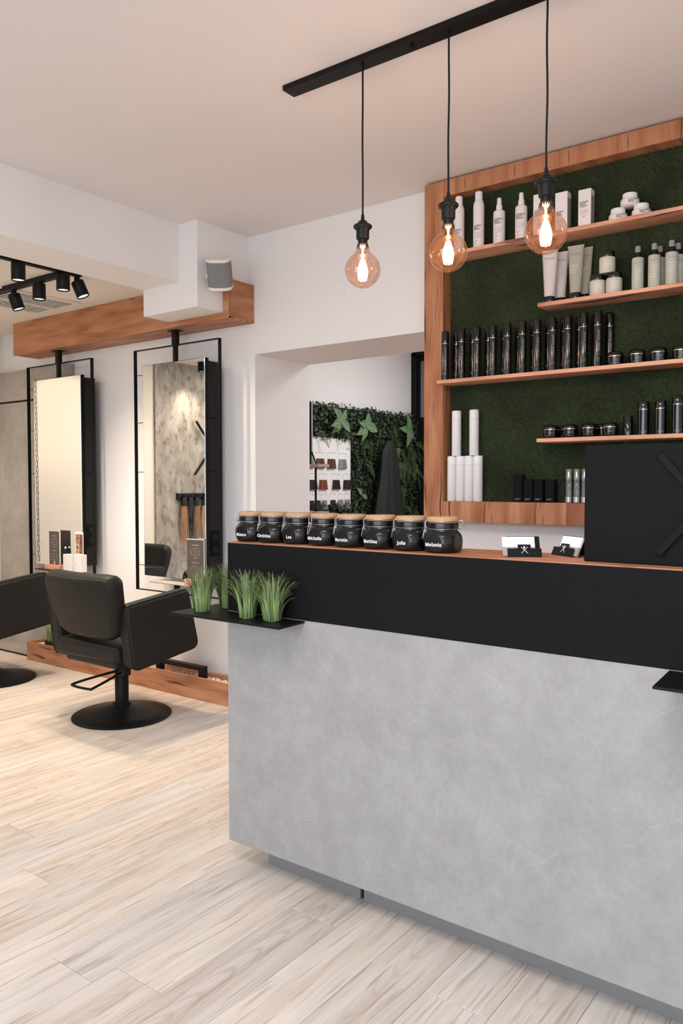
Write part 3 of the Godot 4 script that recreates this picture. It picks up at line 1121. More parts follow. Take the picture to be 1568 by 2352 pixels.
# ------------------------------------------------------------------ styling chairs
func chairs() -> void:
	var t := thing("styling_chair", "black leather styling chair on a round base next to the counter", "chair", Vector3(-3.61, 0, -2.765), 0.0, "")
	var le: Material = M["leather"]
	# base
	obj("base", lathed([Vector2(0, 0), Vector2(0.268, 0), Vector2(0.272, 0.004), Vector2(0.272, 0.009), Vector2(0.266, 0.014), Vector2(0.2, 0.026), Vector2(0.13, 0.042), Vector2(0.075, 0.058), Vector2(0.05, 0.064), Vector2(0.05, 0.075), Vector2(0.045, 0.078), Vector2(0.0, 0.078)], 72), M["black_metal"], t)
	obj("column", lathed([Vector2(0.0, 0.078), Vector2(0.0375, 0.078), Vector2(0.0375, 0.287), Vector2(0.034, 0.291), Vector2(0, 0.291)], 36), M["black_metal"], t)
	obj("piston", lathed([Vector2(0, 0.29), Vector2(0.018, 0.29), Vector2(0.018, 0.345), Vector2(0, 0.345)], 24), M["chrome"], t)
	# footrest loop, swung round to the side
	var fr := MB.new()
	var pts := []
	for q in [Vector3(0.03, 0.268, -0.03), Vector3(-0.03, 0.245, 0.12), Vector3(-0.075, 0.222, 0.245), Vector3(-0.055, 0.216, 0.272), Vector3(0.06, 0.212, 0.258), Vector3(0.082, 0.22, 0.236), Vector3(0.055, 0.255, 0.05), Vector3(0.045, 0.268, -0.03)]:
		pts.append(q)
	fr.tube(smooth_path(pts, 5), 0.007, 8)
	obj("footrest", fr, M["black_metal"], t)
	var lv := MB.new()
	lv.box(Vector3(0.05, 0.262, 0.01), Vector3(0.03, 0.055, 0.05), 0.004)
	lv.tube([Vector3(0.06, 0.265, 0.03), Vector3(0.075, 0.265, 0.045)], 0.008, 10)
	obj("lever_block", lv, M["black_plastic"], t)
	# seat, tilted back by 7 degrees
	var seat := MB.new()
	seat.rbox(Vector3.ZERO, Vector3(0.525, 0.1, 0.45), 0.03, 4, 6, func(p: Vector3) -> Vector3:
		if p.y > 0.0:
			p.y += 0.012 * (1.0 - pow(p.x / 0.26, 2.0)) * (1.0 - pow(p.z / 0.23, 2.0))
		return p)
	obj("seat", seat, le, t, Vector3(-0.025, 0.42, -0.01), Vector3(0.105, 0, 0))
	var pan := MB.new()
	pan.rbox(Vector3.ZERO, Vector3(0.45, 0.045, 0.4), 0.015, 3, 1)
	obj("seat_pan", pan, M["black_plastic"], t, Vector3(-0.035, 0.356, -0.02), Vector3(0.105, 0, 0))
	# arms: thick upholstered panels, a slanted block seen from the side (z to the right, y up)
	var prof := round_poly([Vector2(-0.219, 0.668), Vector2(-0.178, 0.32), Vector2(0.285, 0.382), Vector2(0.205, 0.718)], [0.035, 0.06, 0.045, 0.03], 6)
	for s in [-1, 1]:
		var arm := MB.new()
		var xf := Transform3D(Basis(Vector3(0, 0, -1), Vector3.UP, Vector3(1, 0, 0)), Vector3(0.2425 if s > 0 else -0.3775, 0, 0))
		arm.extrude(prof, 0.085, 0.014, xf)
		var a := obj("armrest", arm, le, t)
		var seam := MB.new()
		var loop := []
		for q in prof:
			loop.append(Vector3(0.3165 if s > 0 else -0.3665, q.y, -q.x))
		var grown := []
		var ctr := Vector3.ZERO
		for q in loop:
			ctr += q / loop.size()
		for q in loop:
			grown.append(q + (q - ctr).normalized() * 0.0008)
		seam.tube(grown, 0.0028, 6, true)
		obj("piping", seam, M["leather_seam"], a)
	# backrest: a leaning cushion with rounded top corners, curved in plan
	var bk := MB.new()
	bk.rbox(Vector3.ZERO, Vector3(0.61, 0.36, 0.1), 0.042, 5, 10, func(p: Vector3) -> Vector3:
		var f := (p.y + 0.18) / 0.36
		p.x *= lerpf(0.85, 0.985, smoothstep(0.0, 0.85, f))
		# round the corners, the lower ones more
		var cx := absf(p.x) - 0.225
		if cx > 0.0 and f > 0.7:
			p.y -= cx * cx * 5.0 * smoothstep(0.7, 1.0, f)
		cx = absf(p.x) - 0.17
		if cx > 0.0 and f < 0.5:
			p.y += cx * cx * 7.0 * smoothstep(0.5, 0.0, f)
		p.z += -0.3 * p.x * p.x + 0.012 * sin(f * PI)
		return p)
	obj("backrest", bk, le, t, Vector3(0.01, 0.652, 0.238), Vector3(0.27, 0, 0))
	var sm := MB.new()
	var sp := []
	for k in 21:
		var x := lerpf(-0.265, 0.265, k / 20.0)
		var cx := maxf(absf(x) - 0.225, 0.0)
		sp.append(Vector3(x, 0.166 - cx * cx * 6.0, 0.0415 - 0.3 * x * x))
	sm.tube(sp, 0.0026, 6)
	obj("piping", sm, M["leather_seam"], t.get_node("backrest"))
	dup(t, "black leather styling chair cut off by the left edge, before the far mirror", Vector3(-4.965, 0, -2.765))


func smooth_path(pts: Array, k: int) -> Array:
	var c := Curve3D.new()
	for i in pts.size():
		var tg := Vector3.ZERO
		if i > 0 and i < pts.size() - 1:
			tg = (pts[i + 1] - pts[i - 1]) * 0.18
		c.add_point(pts[i], -tg, tg)
	var out := []
	for i in pts.size() - 1:
		for j in k:
			out.append(c.sample(i, float(j) / k))
	out.append(pts[pts.size() - 1])
	return out


# ------------------------------------------------------------------ mirrors and what stands before them
func stations() -> void:
	# concrete panel on the far left, a taller upper slab standing proud of the lower one
	var cp := boxm(Vector3(LEFT + 0.002, 0.012, BACK + 0.001), Vector3(-5.004, 1.925, -3.395), 0.002, 0)
	var pn := struct("wall_panel", cp, M["concrete_panel"], "warm grey concrete panel at the left end of the back wall")
	obj("upper_slab", boxm(Vector3(LEFT + 0.002, 1.938, BACK + 0.001), Vector3(-5.004, 2.163, -3.38), 0.002, 0), M["concrete_panel"], pn)
	obj("groove", boxm(Vector3(LEFT + 0.002, 1.925, BACK + 0.001), Vector3(-5.006, 1.938, -3.41)), M["dark_hole"], pn)
	obj("base_rail", boxm(Vector3(LEFT + 0.002, 0.0, BACK + 0.001), Vector3(-5.34, 0.012, -3.292)), M["black_metal"], pn)
	obj("base_step", boxm(Vector3(LEFT + 0.002, 0.012, -3.3945), Vector3(-5.34, 0.05, -3.294), 0.001), M["concrete_panel"], pn)
	var labels := ["tall frameless mirror in a thin black frame beside the counter, reflecting raw concrete", "tall black framed mirror at the far left with a chain along its edge"]
	var xs := [-3.737, -4.955]
	for k in 2:
		var t := thing("styling_mirror", labels[k], "mirror", Vector3(xs[k], 0, 0), 0.0, "")
		var zf := -3.2875
		var mw := 0.2815
		obj("mirror_pane", boxm(Vector3(-mw + 0.003, 0.716, -3.27), Vector3(mw - 0.003, 2.041, -3.265), 0.0005), M["mirror"], t)
		var slab := MB.new()
		slab.box(Vector3(0, 1.3785, -3.284), Vector3(mw * 2, 1.331, 0.027), 0.001)
		obj("mirror_edge", slab, M["black_metal"], t)
		var bx := MB.new()
		bx.box(Vector3(0, 1.3785, -3.343), Vector3(mw * 2 - 0.012, 1.3, 0.09), 0.002)
		obj("back_box", bx, M["black_plastic"], t)
		var rim := MB.new()
		for s in [-1, 1]:
			rim.box(Vector3(s * (mw - 0.0012), 1.3785, -3.267), Vector3(0.0022, 1.329, 0.005), 0.0004)
		obj("edge_strip", rim, M["chrome"], t)
		# flat-bar frame, 45 mm deep
		var fr := MB.new()
		var fx := 0.389
		var fo: float = [-0.033, -0.049][k]
		for s in [-1, 1]:
			fr.box(Vector3(fo + s * (fx - 0.0025), 1.382, -3.319), Vector3(0.005, 1.548, 0.025), 0.0008)
		fr.box(Vector3(fo, 2.1535, -3.319), Vector3(fx * 2 - 0.01, 0.005, 0.025), 0.0008)
		fr.box(Vector3(fo, 0.6105, -3.319), Vector3(fx * 2 - 0.01, 0.005, 0.025), 0.0008)
		obj("frame", fr, M["black_metal"], t)
		for y in [1.995, 1.69, 1.372, 0.77]:
			for s in [-1, 1]:
				var pin := MB.new()
				pin.tube([Vector3(fo + s * (fx - 0.005), y, -3.319), Vector3(s * (mw - 0.006), y, -3.319)], 0.0022, 6)
				obj("pin", pin, M["black_metal"], t)
		obj("post", boxm(Vector3(fo - 0.0175, 2.151, -3.337), Vector3(fo + 0.0175, 2.239, -3.302), 0.0015), M["black_metal"], t)
		obj("post_lower", boxm(Vector3(fo - 0.012, 2.02, -3.332), Vector3(fo + 0.012, 2.156, -3.306), 0.0015), M["black_metal"], t)
		var pl := MB.new()
		pl.box(Vector3(fo, 2.2405, -3.3185), Vector3(0.084, 0.005, 0.06), 0.001)
		for s in [-1, 1]:
			pl.lathe([Vector2(0, -0.004), Vector2(0.005, -0.004), Vector2(0.005, 0), Vector2(0, 0)], 10, Vector3(fo + s * 0.03, 2.238, -3.3185))
		obj("ceiling_plate", pl, M["black_metal"], t)
		# two sockets on the right side of the box
		var sp := MB.new()
		var yy := 0.937
		sp.box(Vector3(mw - 0.004, yy, -3.343), Vector3(0.008, 0.155, 0.074), 0.002)
		var so := obj("socket_plate", sp, M["black_box"], t)
		for s in [-1, 1]:
			var ho := MB.new()
			ho.lathe([Vector2(0, 0.0), Vector2(0.021, 0.0), Vector2(0.021, 0.0012), Vector2(0, 0.0012)], 24)
			obj("socket_hole", ho, M["dark_hole"], so, Vector3(mw + 0.0002, yy + s * 0.036, -3.343), Vector3(0, 0, -PI / 2))
		# shelf below the glass
		var sh := MB.new()
		sh.extrude(rounded_rect(0.42, 0.13, 0.05 if k == 0 else 0.01), 0.006, 0.001, Transform3D(Basis(Vector3(1, 0, 0), Vector3(0, 0, -1), Vector3(0, 1, 0)), Vector3(0.055, 0.689, -3.235)))
		obj("shelf", sh, M["concrete_panel"] if k == 0 else M["black_metal"], t)
		obj("shelf_bracket", boxm(Vector3(fo - 0.012, 0.613, -3.33), Vector3(fo + 0.012, 0.6885, -3.3), 0.001), M["black_metal"], t)
	# chain that hangs down the left edge of the far mirror
	var ch := thing("chain", "fine dark metal chain hanging down the left edge of the far mirror", "chain", Vector3(-5.214, 2.043, -3.2592))
	var lk := MB.new()
	var lp := []
	for k in 16:
		var a := TAU * k / 16
		lp.append(Vector3(0.0048 * cos(a), 0.0165 * sin(a) + 0.006 * signf(sin(a)) * absf(sin(a)), 0))
	lk.tube(lp, 0.0013, 6, true)
	var lm := lk.mesh()
	var hk := MB.new()
	hk.tube([Vector3(0, 0.002, -0.022), Vector3(0, 0.006, -0.006), Vector3(0, 0.0, 0), Vector3(0, -0.008, 0.001)], 0.0016, 6)
	obj("hook", hk, M["black_metal"], ch)
	for k in 34:
		obj("link", lm, M["black_metal"], ch, Vector3(0.0003 * k, -0.024 - k * 0.0385, 0.0), Vector3(0, 1.1 * (k % 2) - 0.35, 0))
	# things on the shelves
	var ys := 0.695
	menu(Vector3(-4.935, ys, -3.218), "brown menu card in a small oak block on the shelf of the far mirror", false)
	menu(Vector3(-3.5, ys, -3.222), "brown menu card in a small oak block behind the grass, before the near mirror", true)
	for e in [[Vector3(-4.745, ys, -3.208), 0.1, "white carton box in front on the far mirror shelf, by the menu card"], [Vector3(-4.655, ys, -3.235), 0.1, "white carton box at the right end of the far mirror shelf"]]:
		var b := thing("carton_box", e[2], "box", e[0], 0.0, "white cartons before the far mirror")
		obj("body", boxm(Vector3(-0.04, 0, -0.022), Vector3(0.04, 0.118, 0.022), 0.0008), M["white_pack"], b)
		var pr := MB.new()
		var ring := []
		for k in 24:
			ring.append(Vector3(-0.018 + 0.009 * cos(TAU * k / 24), 0.09 + 0.009 * sin(TAU * k / 24), 0.0222))
		pr.tube(ring, 0.0005, 4, true)
		for k in 3:
			bar_on(pr, -0.03, -0.03 + 0.022 - 0.004 * k, 0.06 - k * 0.008, 0.0018, 0.0, 0.0, 0.0223)
		obj("print", pr, M["soft_print"], b)
	var db := thing("dark_bottle", "slim dark bottle behind the menu card on the far mirror shelf", "bottle", Vector3(-4.85, ys, -3.25))
	obj("body", lathed([Vector2(0, 0), Vector2(0.011, 0), Vector2(0.012, 0.002), Vector2(0.012, 0.145), Vector2(0.009, 0.15), Vector2(0, 0.15)], 20), M["black_plastic"], db)
	obj("cap", lathed([Vector2(0, 0.15), Vector2(0.006, 0.15), Vector2(0.006, 0.162), Vector2(0, 0.163)], 16), M["white_cap"], db)
	var cdt := thing("photo_card", "upright card with photographs of make-up faces on the far mirror shelf", "card", Vector3(-4.705, ys, -3.262))
	obj("stand", boxm(Vector3(-0.046, 0, -0.001), Vector3(0.046, 0.27, 0.001), 0.0003), M["white_card"], cdt)
	var skin := [rgb8(196, 150, 124), rgb8(214, 172, 148), rgb8(150, 104, 84)]
	for k in 3:
		var pmx := StandardMaterial3D.new()
		pmx.roughness = 0.5
		var nn := noise(500 + k, 0.05, 2)
		var base: Color = skin[k]
		pmx.albedo_texture = picture(48, 64, func(x: int, y: int) -> Color:
			var v := 0.5 + 0.7 * nn.get_noise_2d(x, y)
			var c := base.lerp(rgb8(92, 54, 42), clampf(0.9 - v * 1.3, 0, 0.8))
			if Vector2(x - 24, (y - 26) * 1.8).length() < 9.0:
				c = c.lerp(rgb8(40, 26, 22), 0.75)
			return c)
		var q: Array = [[-0.04, -0.001, 0.185, 0.254], [-0.04, -0.001, 0.12, 0.183], [0.001, 0.04, 0.12, 0.254]][k]
		var ph := MB.new()
		var b0 := ph.v.size()
		for e in [[q[0], q[2], 0, 1], [q[1], q[2], 1, 1], [q[1], q[3], 1, 0], [q[0], q[3], 0, 0]]:
			ph.vert(Vector3(e[0], e[1], 0.0015), Vector3(0, 0, 1), Vector2(e[2], e[3]))
		ph.tri(b0, b0 + 1, b0 + 2)
		ph.tri(b0, b0 + 2, b0 + 3)
		obj("photo", ph, pmx, cdt)


func menu(at: Vector3, label: String, second: bool) -> void:
	var t := thing("menu_holder", label, "menu", at, 0.06 if second else 0.0)
	obj("wood_block", boxm(Vector3(-0.082 if not second else -0.07, 0, -0.03), Vector3(0.082 if not second else 0.07, 0.034, 0.026), 0.0015, 0, Vector2(0.2, 0.7)), M["oak_edge"], t)
	var w := 0.068 if second else 0.062
	var h := 0.24
	obj("card", boxm(Vector3(-w, 0.03, -0.003), Vector3(w, 0.03 + h, 0.0), 0.0006), M["menu_card"], t)
	var ed := MB.new()
	ed.box(Vector3(0, 0.031 + h, -0.002), Vector3(w * 2 + 0.004, 0.004, 0.005), 0.0005)
	ed.box(Vector3(w + 0.001, 0.03 + h / 2, -0.002), Vector3(0.003, h, 0.005), 0.0005)
	obj("acrylic_edge", ed, M["white_card"], t)
	var pr := MB.new()
	for half in 2:
		var y0 := 0.245 - half * 0.105
		word(pr, "Breakfast", 0.013, Transform3D(Basis(), Vector3(0, y0 - 0.008, 0.0004)), font_serif, 0.0, 0.0004)
		bar_on(pr, -0.028, 0.028, y0 - 0.028, 0.0018, 0, 0, 0.0004)
		for k in 5:
			var q := 0.5 + 0.4 * sin(k * 2.3 + half)
			for c in 3:
				bar_on(pr, -0.045 + c * 0.032, -0.045 + c * 0.032 + 0.024 * q + 0.004, y0 - 0.038 - k * 0.0055, 0.0013, 0, 0, 0.0004)
		bar_on(pr, -0.036, 0.036, y0 - 0.07, 0.0018, 0, 0, 0.0004)
		bar_on(pr, -0.01, 0.01, y0 - 0.082, 0.004, 0, 0, 0.0004)
	bar_on(pr, -0.056, 0.056, 0.157, 0.0006, 0, 0, 0.0004)
	obj("print", pr, M["soft_print"], t)
	var lg := MB.new()
	lg.box(Vector3(0, 0.044, 0.0003), Vector3(0.016, 0.018, 0.0004))
	obj("logo_patch", lg, M["oak_edge"], t)


# ------------------------------------------------------------------ track lights, vent, speaker
func track_and_vent() -> void:
	var t := thing("light_track", "black ceiling track in an L shape over the styling places", "track")
	obj("rail", boxm(Vector3(-3.9, 2.463, -2.72), Vector3(-3.866, SALON_CEIL, -0.9), 0.002), M["black_metal"], t)
	obj("rail", boxm(Vector3(-5.35, 2.443, -2.622), Vector3(-3.9005, SALON_CEIL, -2.588), 0.002), M["black_metal"], t)
	var sp := [
		[Vector3(-3.883, 2.463, -2.342), Vector3(0, -1, 0), "black cylinder spotlight nearest to the camera, hanging straight down from the track"],
		[Vector3(-3.883, 2.463, -2.61), Vector3(0, -1, 0), "black cylinder spotlight at the corner of the track, pointing straight down"],
		[Vector3(-4.108, 2.443, -2.605), Vector3(0, -1, 0), "black cylinder spotlight in the middle of the cross rail, pointing straight down"],
		[Vector3(-4.37, 2.443, -2.605), Vector3(0.2, -1, -0.25), "black cylinder spotlight on the cross rail, tilted, before the vent"],
		[Vector3(-3.883, 2.463, -2.70), Vector3(0.3, -1, -0.28), "black cylinder spotlight tilted away, half hidden behind the corner spotlight"],
	]
	for e in sp:
		spot_lamp(e[0], e[1], e[2], "spotlights on the salon track", 0.75)
	spot_lamp(Vector3(-5.15, 2.443, -2.605), Vector3(-0.75, -1, 0.12), "black cylinder spotlight at the far end of the cross rail, washing the side wall", "spotlights on the salon track", 1.15)
	var v := thing("ceiling_vent", "white square ceiling air vent with rows of slots, by the wood beam", "vent", Vector3(-4.715, SALON_CEIL, -2.86))
	obj("vent_back", boxm(Vector3(-0.225, -0.004, -0.26), Vector3(0.225, 0.0, 0.26)), M["grille_dark"], v)
	var fr := MB.new()
	for s in [-1, 1]:
		fr.box(Vector3(s * 0.235, -0.006, 0), Vector3(0.03, 0.012, 0.56), 0.002)
		fr.box(Vector3(0, -0.006, s * 0.267), Vector3(0.44, 0.012, 0.026), 0.002)
	fr.box(Vector3(-0.02, -0.006, 0), Vector3(0.024, 0.012, 0.508), 0.001)
	obj("frame", fr, M["grille_white"], v)
	for side in 2:
		var x0: float = -0.22 if side == 0 else -0.008
		var x1: float = -0.032 if side == 0 else 0.22
		for k in 20:
			var sl := MB.new()
			sl.box(Vector3((x0 + x1) / 2, -0.007, -0.245 + k * 0.0258), Vector3(x1 - x0, 0.003, 0.011), 0.0005)
			obj("slat", sl, M["grille_white"], v)
	var s := thing("speaker", "small white wall speaker with a grey cloth front on the white pillar box, tilted down", "speaker", Vector3(-3.175, 2.459, -3.118))
	s.rotation = Vector3(0, 0.62, 0)
	var tilt := Vector3(0.5, 0, 0)
	var body := MB.new()
	body.extrude(rounded_rect(0.13, 0.122, 0.042, 8), 0.134, 0.0, Transform3D(Basis(Vector3(1, 0, 0), Vector3(0, 0, -1), Vector3(0, 1, 0)), Vector3(0, -0.066, 0)))
	obj("cloth_body", body, M["speaker_cloth"], s, Vector3.ZERO, tilt)
	for e in [[0.066, 0.018, "top_cap"], [-0.084, 0.018, "bottom_cap"]]:
		var cap := MB.new()
		cap.extrude(rounded_rect(0.132, 0.124, 0.043, 8), e[1], 0.003, Transform3D(Basis(Vector3(1, 0, 0), Vector3(0, 0, -1), Vector3(0, 1, 0)), Vector3(0, e[0], 0)))
		obj(e[2], cap, M["speaker_white"], s, Vector3.ZERO, tilt)
	var lg := MB.new()
	for k in 5:
		lg.box(Vector3(-0.014 + k * 0.007, 0.075, 0.0602), Vector3(0.004, 0.004, 0.0006))
	obj("logo", lg, M["grey_print"], s, Vector3.ZERO, tilt)
	var br := MB.new()
	br.tube([Vector3(-0.06, 0.0, -0.03), Vector3(-0.084, 0.0, -0.062)], 0.012, 12)
	obj("wall_bracket", br, M["speaker_white"], s)


func spot_lamp(at: Vector3, dir: Vector3, label: String, group: String, energy: float, warm := Color(1.0, 0.92, 0.82)) -> void:
	var t := thing("spotlight", label, "spotlight", at, 0.0, group)
	var d := dir.normalized()
	var straight := d.y < -0.98
	obj("stem", lathed([Vector2(0, -0.03), Vector2(0.016, -0.03), Vector2(0.016, -0.001), Vector2(0, -0.001)], 20), M["black_metal"], t)
	var top := Vector3(0, -0.004 if straight else -0.028, 0)
	var len := 0.09
	var body := MB.new()
	body.lathe([Vector2(0, -len + 0.008), Vector2(0.032, -len + 0.008), Vector2(0.033, -len), Vector2(0.0345, -len), Vector2(0.036, -len + 0.002), Vector2(0.036, -0.002), Vector2(0.034, 0), Vector2(0, 0)], 32)
	var b := obj("body", body, M["black_metal"], t, top)
	var face := lathed([Vector2(0, -len + 0.0072), Vector2(0.0315, -len + 0.0072), Vector2(0.0315, -len + 0.0079), Vector2(0, -len + 0.0079)], 28)
	var f := obj("lamp_face", face, M["lamp_face"], t, top)
	if not straight:
		var axis := Vector3.DOWN.cross(d).normalized()
		var q := Quaternion(axis, Vector3.DOWN.angle_to(d))
		b.basis = Basis(q)
		f.basis = Basis(q)
	spot("spot_light", at + top + d * (len + 0.01), d, 50.0, energy, warm, t)


# ------------------------------------------------------------------ what hangs on the left wall (seen in the near mirror)
func left_wall_things() -> void:
	var x := -5.93
	var t := thing("extension_rack", "black wall rail for hair extensions on the raw concrete wall", "rack", Vector3(x, 1.168, -1.0))
	obj("rail", boxm(Vector3(0.001, -0.032, -0.317), Vector3(0.02, 0.032, 0.4), 0.002), M["black_metal"], t)
	for z in [-0.245, -0.15, -0.07, 0.035, 0.13, 0.25]:
		var pg := MB.new()
		pg.tube([Vector3(0.02, 0.005, z), Vector3(0.04, 0.005, z), Vector3(0.043, 0.012, z)], 0.006, 8)
		obj("peg", pg, M["black_metal"], t)
	var kinds := [[-0.245, "hair_copper", 0.075, "copper blond"], [-0.16, "hair_black", 0.06, "black"], [-0.075, "hair_brown", 0.075, "light brown"], [0.03, "hair_blonde", 0.07, "pale blond"], [0.14, "hair_brown", 0.07, "mid brown"], [0.25, "hair_dark", 0.07, "dark brown"]]
	for k in kinds.size():
		var e: Array = kinds[k]
		var h := thing("hair_extension", "hanging %s hair extension, number %s along the black wall rail" % [e[3], ["one", "two", "three", "four", "five", "six"][k]], "hair extension", Vector3(x + 0.032, 1.165, -1.0 + e[0]), 0.0, "hair extensions on the wall rail")
		obj("clip", boxm(Vector3(-0.008, -0.095, -0.028), Vector3(0.01, -0.0, 0.028), 0.003), M["black_plastic"], h)
		obj("strand", hair_mesh(e[2], 0.37, 600 + k), M[e[1]], h, Vector3(0, -0.09, 0))
	# crossed bars with the letter: the house emblem
	var em := thing("wall_emblem", "black emblem of two crossed bars with a letter on the raw concrete wall", "emblem", Vector3(x, 1.652, -0.86), PI / 2)
	for s in [-1, 1]:
		var mb := MB.new()
		mb.box(Vector3.ZERO, Vector3(0.70, 0.017, 0.02), 0.001)
		obj("bar", mb, M["black_metal"], em, Vector3(0, 0, 0.022 if s < 0 else 0.045), Vector3(0, 0, s * 0.86))
	var w := MB.new()
	word(w, "B", 0.2, Transform3D(Basis(), Vector3(0, 0.13, 0.02)), font_bold, 0.0, 0.02)
	obj("letter", w, M["black_metal"], em)
	spot_lamp(Vector3(-5.70, SALON_CEIL, -1.185), Vector3(-0.16, -1, 0), "black cylinder spotlight under the ceiling, before the raw concrete wall", "", 0.55)


func hair_mesh(w: float, h: float, s: int) -> MB:
	var mb := MB.new()
	var q := RandomNumberGenerator.new()
	q.seed = s
	for k in 26:
		var z0 := lerpf(-w / 2, w / 2, k / 25.0) * 0.8
		var pts := []
		var ln := h * q.randf_range(0.85, 1.05)
		var x0 := q.randf_range(-0.004, 0.012)
		var ph := q.randf() * TAU
		for i in 7:
			var f := i / 6.0
			pts.append(Vector3(x0 + 0.006 * sin(f * 3.0 + ph) * f, -f * ln, z0 * (1.0 + 0.35 * sin(f * PI) - 0.25 * f) + 0.003 * sin(f * 4.0 + ph * 2.0)))
		var b := mb.v.size()
		mb.tube(pts, w / 26.0 * 0.85, 5, false, func(f): return 1.0 - 0.75 * f * f)
		var sh := q.randf_range(0.6, 1.25)
		for i in range(b, mb.v.size()):
			mb.col.append(Color(sh, sh, sh))
	return mb


# ------------------------------------------------------------------ back room behind the doorway
func back_room() -> void:
	var xw := -4.0
	var t := thing("plant_wall", "artificial green plant wall with fern and leaf clusters in the back room", "plant wall")
	obj("backing", boxm(Vector3(xw + 0.001, 0.35, -6.495), Vector3(xw + 0.02, 1.93, -4.5)), M["foliage_back"], t)
	# small leaves, more than one could count
	var lf := MB.new()
	leaf_into(lf, 0.026, 0.017, 0.25, 3)
	foliage(t, "leaf_cover", lf, "leaf_dark", 13000, 1, func() -> Vector3:
		return Vector3(xw + 0.02 + 0.05 * rng.randf(), rng.randf_range(0.4, 1.95), rng.randf_range(-6.49, -4.5)), func(p: Vector3) -> bool:
		return p.z > -5.43 and p.z < -4.7 and p.y > 1.125 and p.y < 1.66 + 0.01 * sin(p.z * 90.0))
	var fn := MB.new()
	for k in 9:
		for s in [-1, 1]:
			var xf := Transform3D(Basis(Vector3(0, 0, 1), s * (0.9 - 0.05 * k)), Vector3(0, 0.014 + k * 0.014, 0.004 * k * (1.0 - k / 14.0)))
			leaf_into(fn, 0.034 * (1.0 - k / 11.0), 0.008, 0.1, 2, xf)
	foliage(t, "fern_cover", fn, "fern", 260, 2, func() -> Vector3:
		var p := Vector3(xw + 0.05 + 0.05 * rng.randf(), rng.randf_range(0.6, 1.72), rng.randf_range(-6.45, -5.95))
		if rng.randf() < 0.25:
			p = Vector3(xw + 0.05, rng.randf_range(1.5, 1.85), rng.randf_range(-6.3, -4.8))
		return p, func(p: Vector3) -> bool:
		return p.z > -5.46 and p.z < -4.7 and p.y > 1.1 and p.y < 1.72)
	# striped leaves that stand out singly
	var big := MB.new()
	leaf_into(big, 0.15, 0.075, 0.35, 6)
	var bm := big.mesh()
	var sprays := [[Vector3(xw + 0.085, 1.815, -5.205), [0.9, -0.75, 2.5, 1.9, -2.3], 1.0], [Vector3(xw + 0.085, 1.8, -5.555), [-0.7, -1.9, 2.9, 1.5, 2.2], 1.0], [Vector3(xw + 0.085, 1.79, -6.24), [0.2, -1.0, -2.2, 1.5, 2.9], 0.95], [Vector3(xw + 0.085, 1.56, -5.98), [-1.2, 2.8], 0.95], [Vector3(xw + 0.07, 1.22, -5.98), [1.4, 2.3], 0.7], [Vector3(xw + 0.07, 1.2, -5.53), [0.9, -2.0], 0.6]]
	for e in sprays:
		for a in e[1]:
			var o := obj("striped_leaf", bm, M["variegated_leaf"], t, e[0])
			var sc: float = e[2] * rng.randf_range(0.85, 1.2)
			o.basis = Basis(Vector3(0, 1, 0), PI / 2) * Basis(Vector3(0, 0, 1), a) * Basis(Vector3(1, 0, 0), rng.randf_range(-0.15, 0.35)) * Basis.from_scale(Vector3.ONE * sc)
	# board with hair colour swatches
	var b := thing("swatch_board", "white board with rows of hair colour swatches hanging in the plant wall", "board", Vector3(xw + 0.021, 1.39, -5.06))
	obj("panel", boxm(Vector3(0, -0.27, -0.362), Vector3(0.012, 0.28, 0.36), 0.001), M["white_card"], b)
	var pr := MB.new()
	word(pr, "hair", 0.03, Transform3D(Basis(Vector3(0, 1, 0), PI / 2), Vector3(0.0125, 0.2, -0.325)), font_plain, 0.0, 0.0006)
	obj("print", pr, M["grey_print"], b)
	var rows := [[1.502, [[-4.86, "hair_dark"], [-4.997, "hair_chestnut"], [-5.147, "hair_chestnut"], [-5.30, "hair_ash"]], 0.104], [1.33, [[-4.905, "hair_dark"], [-5.035, "hair_red"], [-5.211, "hair_black"], [-5.36, "hair_dark"]], 0.098], [1.165, [[-4.888, "hair_dark"], [-4.97, "hair_dark"], [-5.055, "hair_ash"], [-5.165, "hair_black"], [-5.272, "hair_ash"], [-5.362, "hair_ash"]], 0.062]]
	var rn := ["top", "middle", "bottom"]
	var nth := ["first", "second", "third", "fourth", "fifth", "sixth"]
	for r in 3:
		for k in rows[r][1].size():
			var e: Array = rows[r][1][k]
			var w: float = rows[r][2]
			var s := thing("hair_swatch", "%s hair colour swatch of the %s row on the white board" % [nth[k], rn[r]], "swatch", Vector3(xw + 0.034, rows[r][0], e[0]), 0.0, "hair colour swatches on the board")
			obj("tab", boxm(Vector3(-0.001, -0.005, -w / 2), Vector3(0.0015, 0.03, w / 2), 0.0005), M["white_card"], s)
			var hk := MB.new()
			hk.tube([Vector3(0.001, 0.03, -w / 2), Vector3(0.004, 0.046, -w / 2), Vector3(0.004, 0.048, 0), Vector3(0.004, 0.046, w / 2), Vector3(0.001, 0.032, w / 2)], 0.001, 5)
			obj("hook", hk, M["soft_print"], s)
			obj("hair", swatch_mesh(w, 0.078, 700 + r * 10 + k), M[e[1]], s, Vector3(0.004, -0.004, 0))
	# black cape on a hook
	var c := thing("salon_cape", "long black cutting cape hanging from a hook on the plant wall", "cape", Vector3(xw + 0.14, 1.665, -5.815))
	var hk := MB.new()
	hk.tube([Vector3(-0.115, 0.03, 0), Vector3(0.01, 0.03, 0), Vector3(0.02, 0.045, 0)], 0.008, 8)
	obj("hook", hk, M["black_metal"], c)
	var cm := MB.new()
	var NU := 40
	var NV := 26
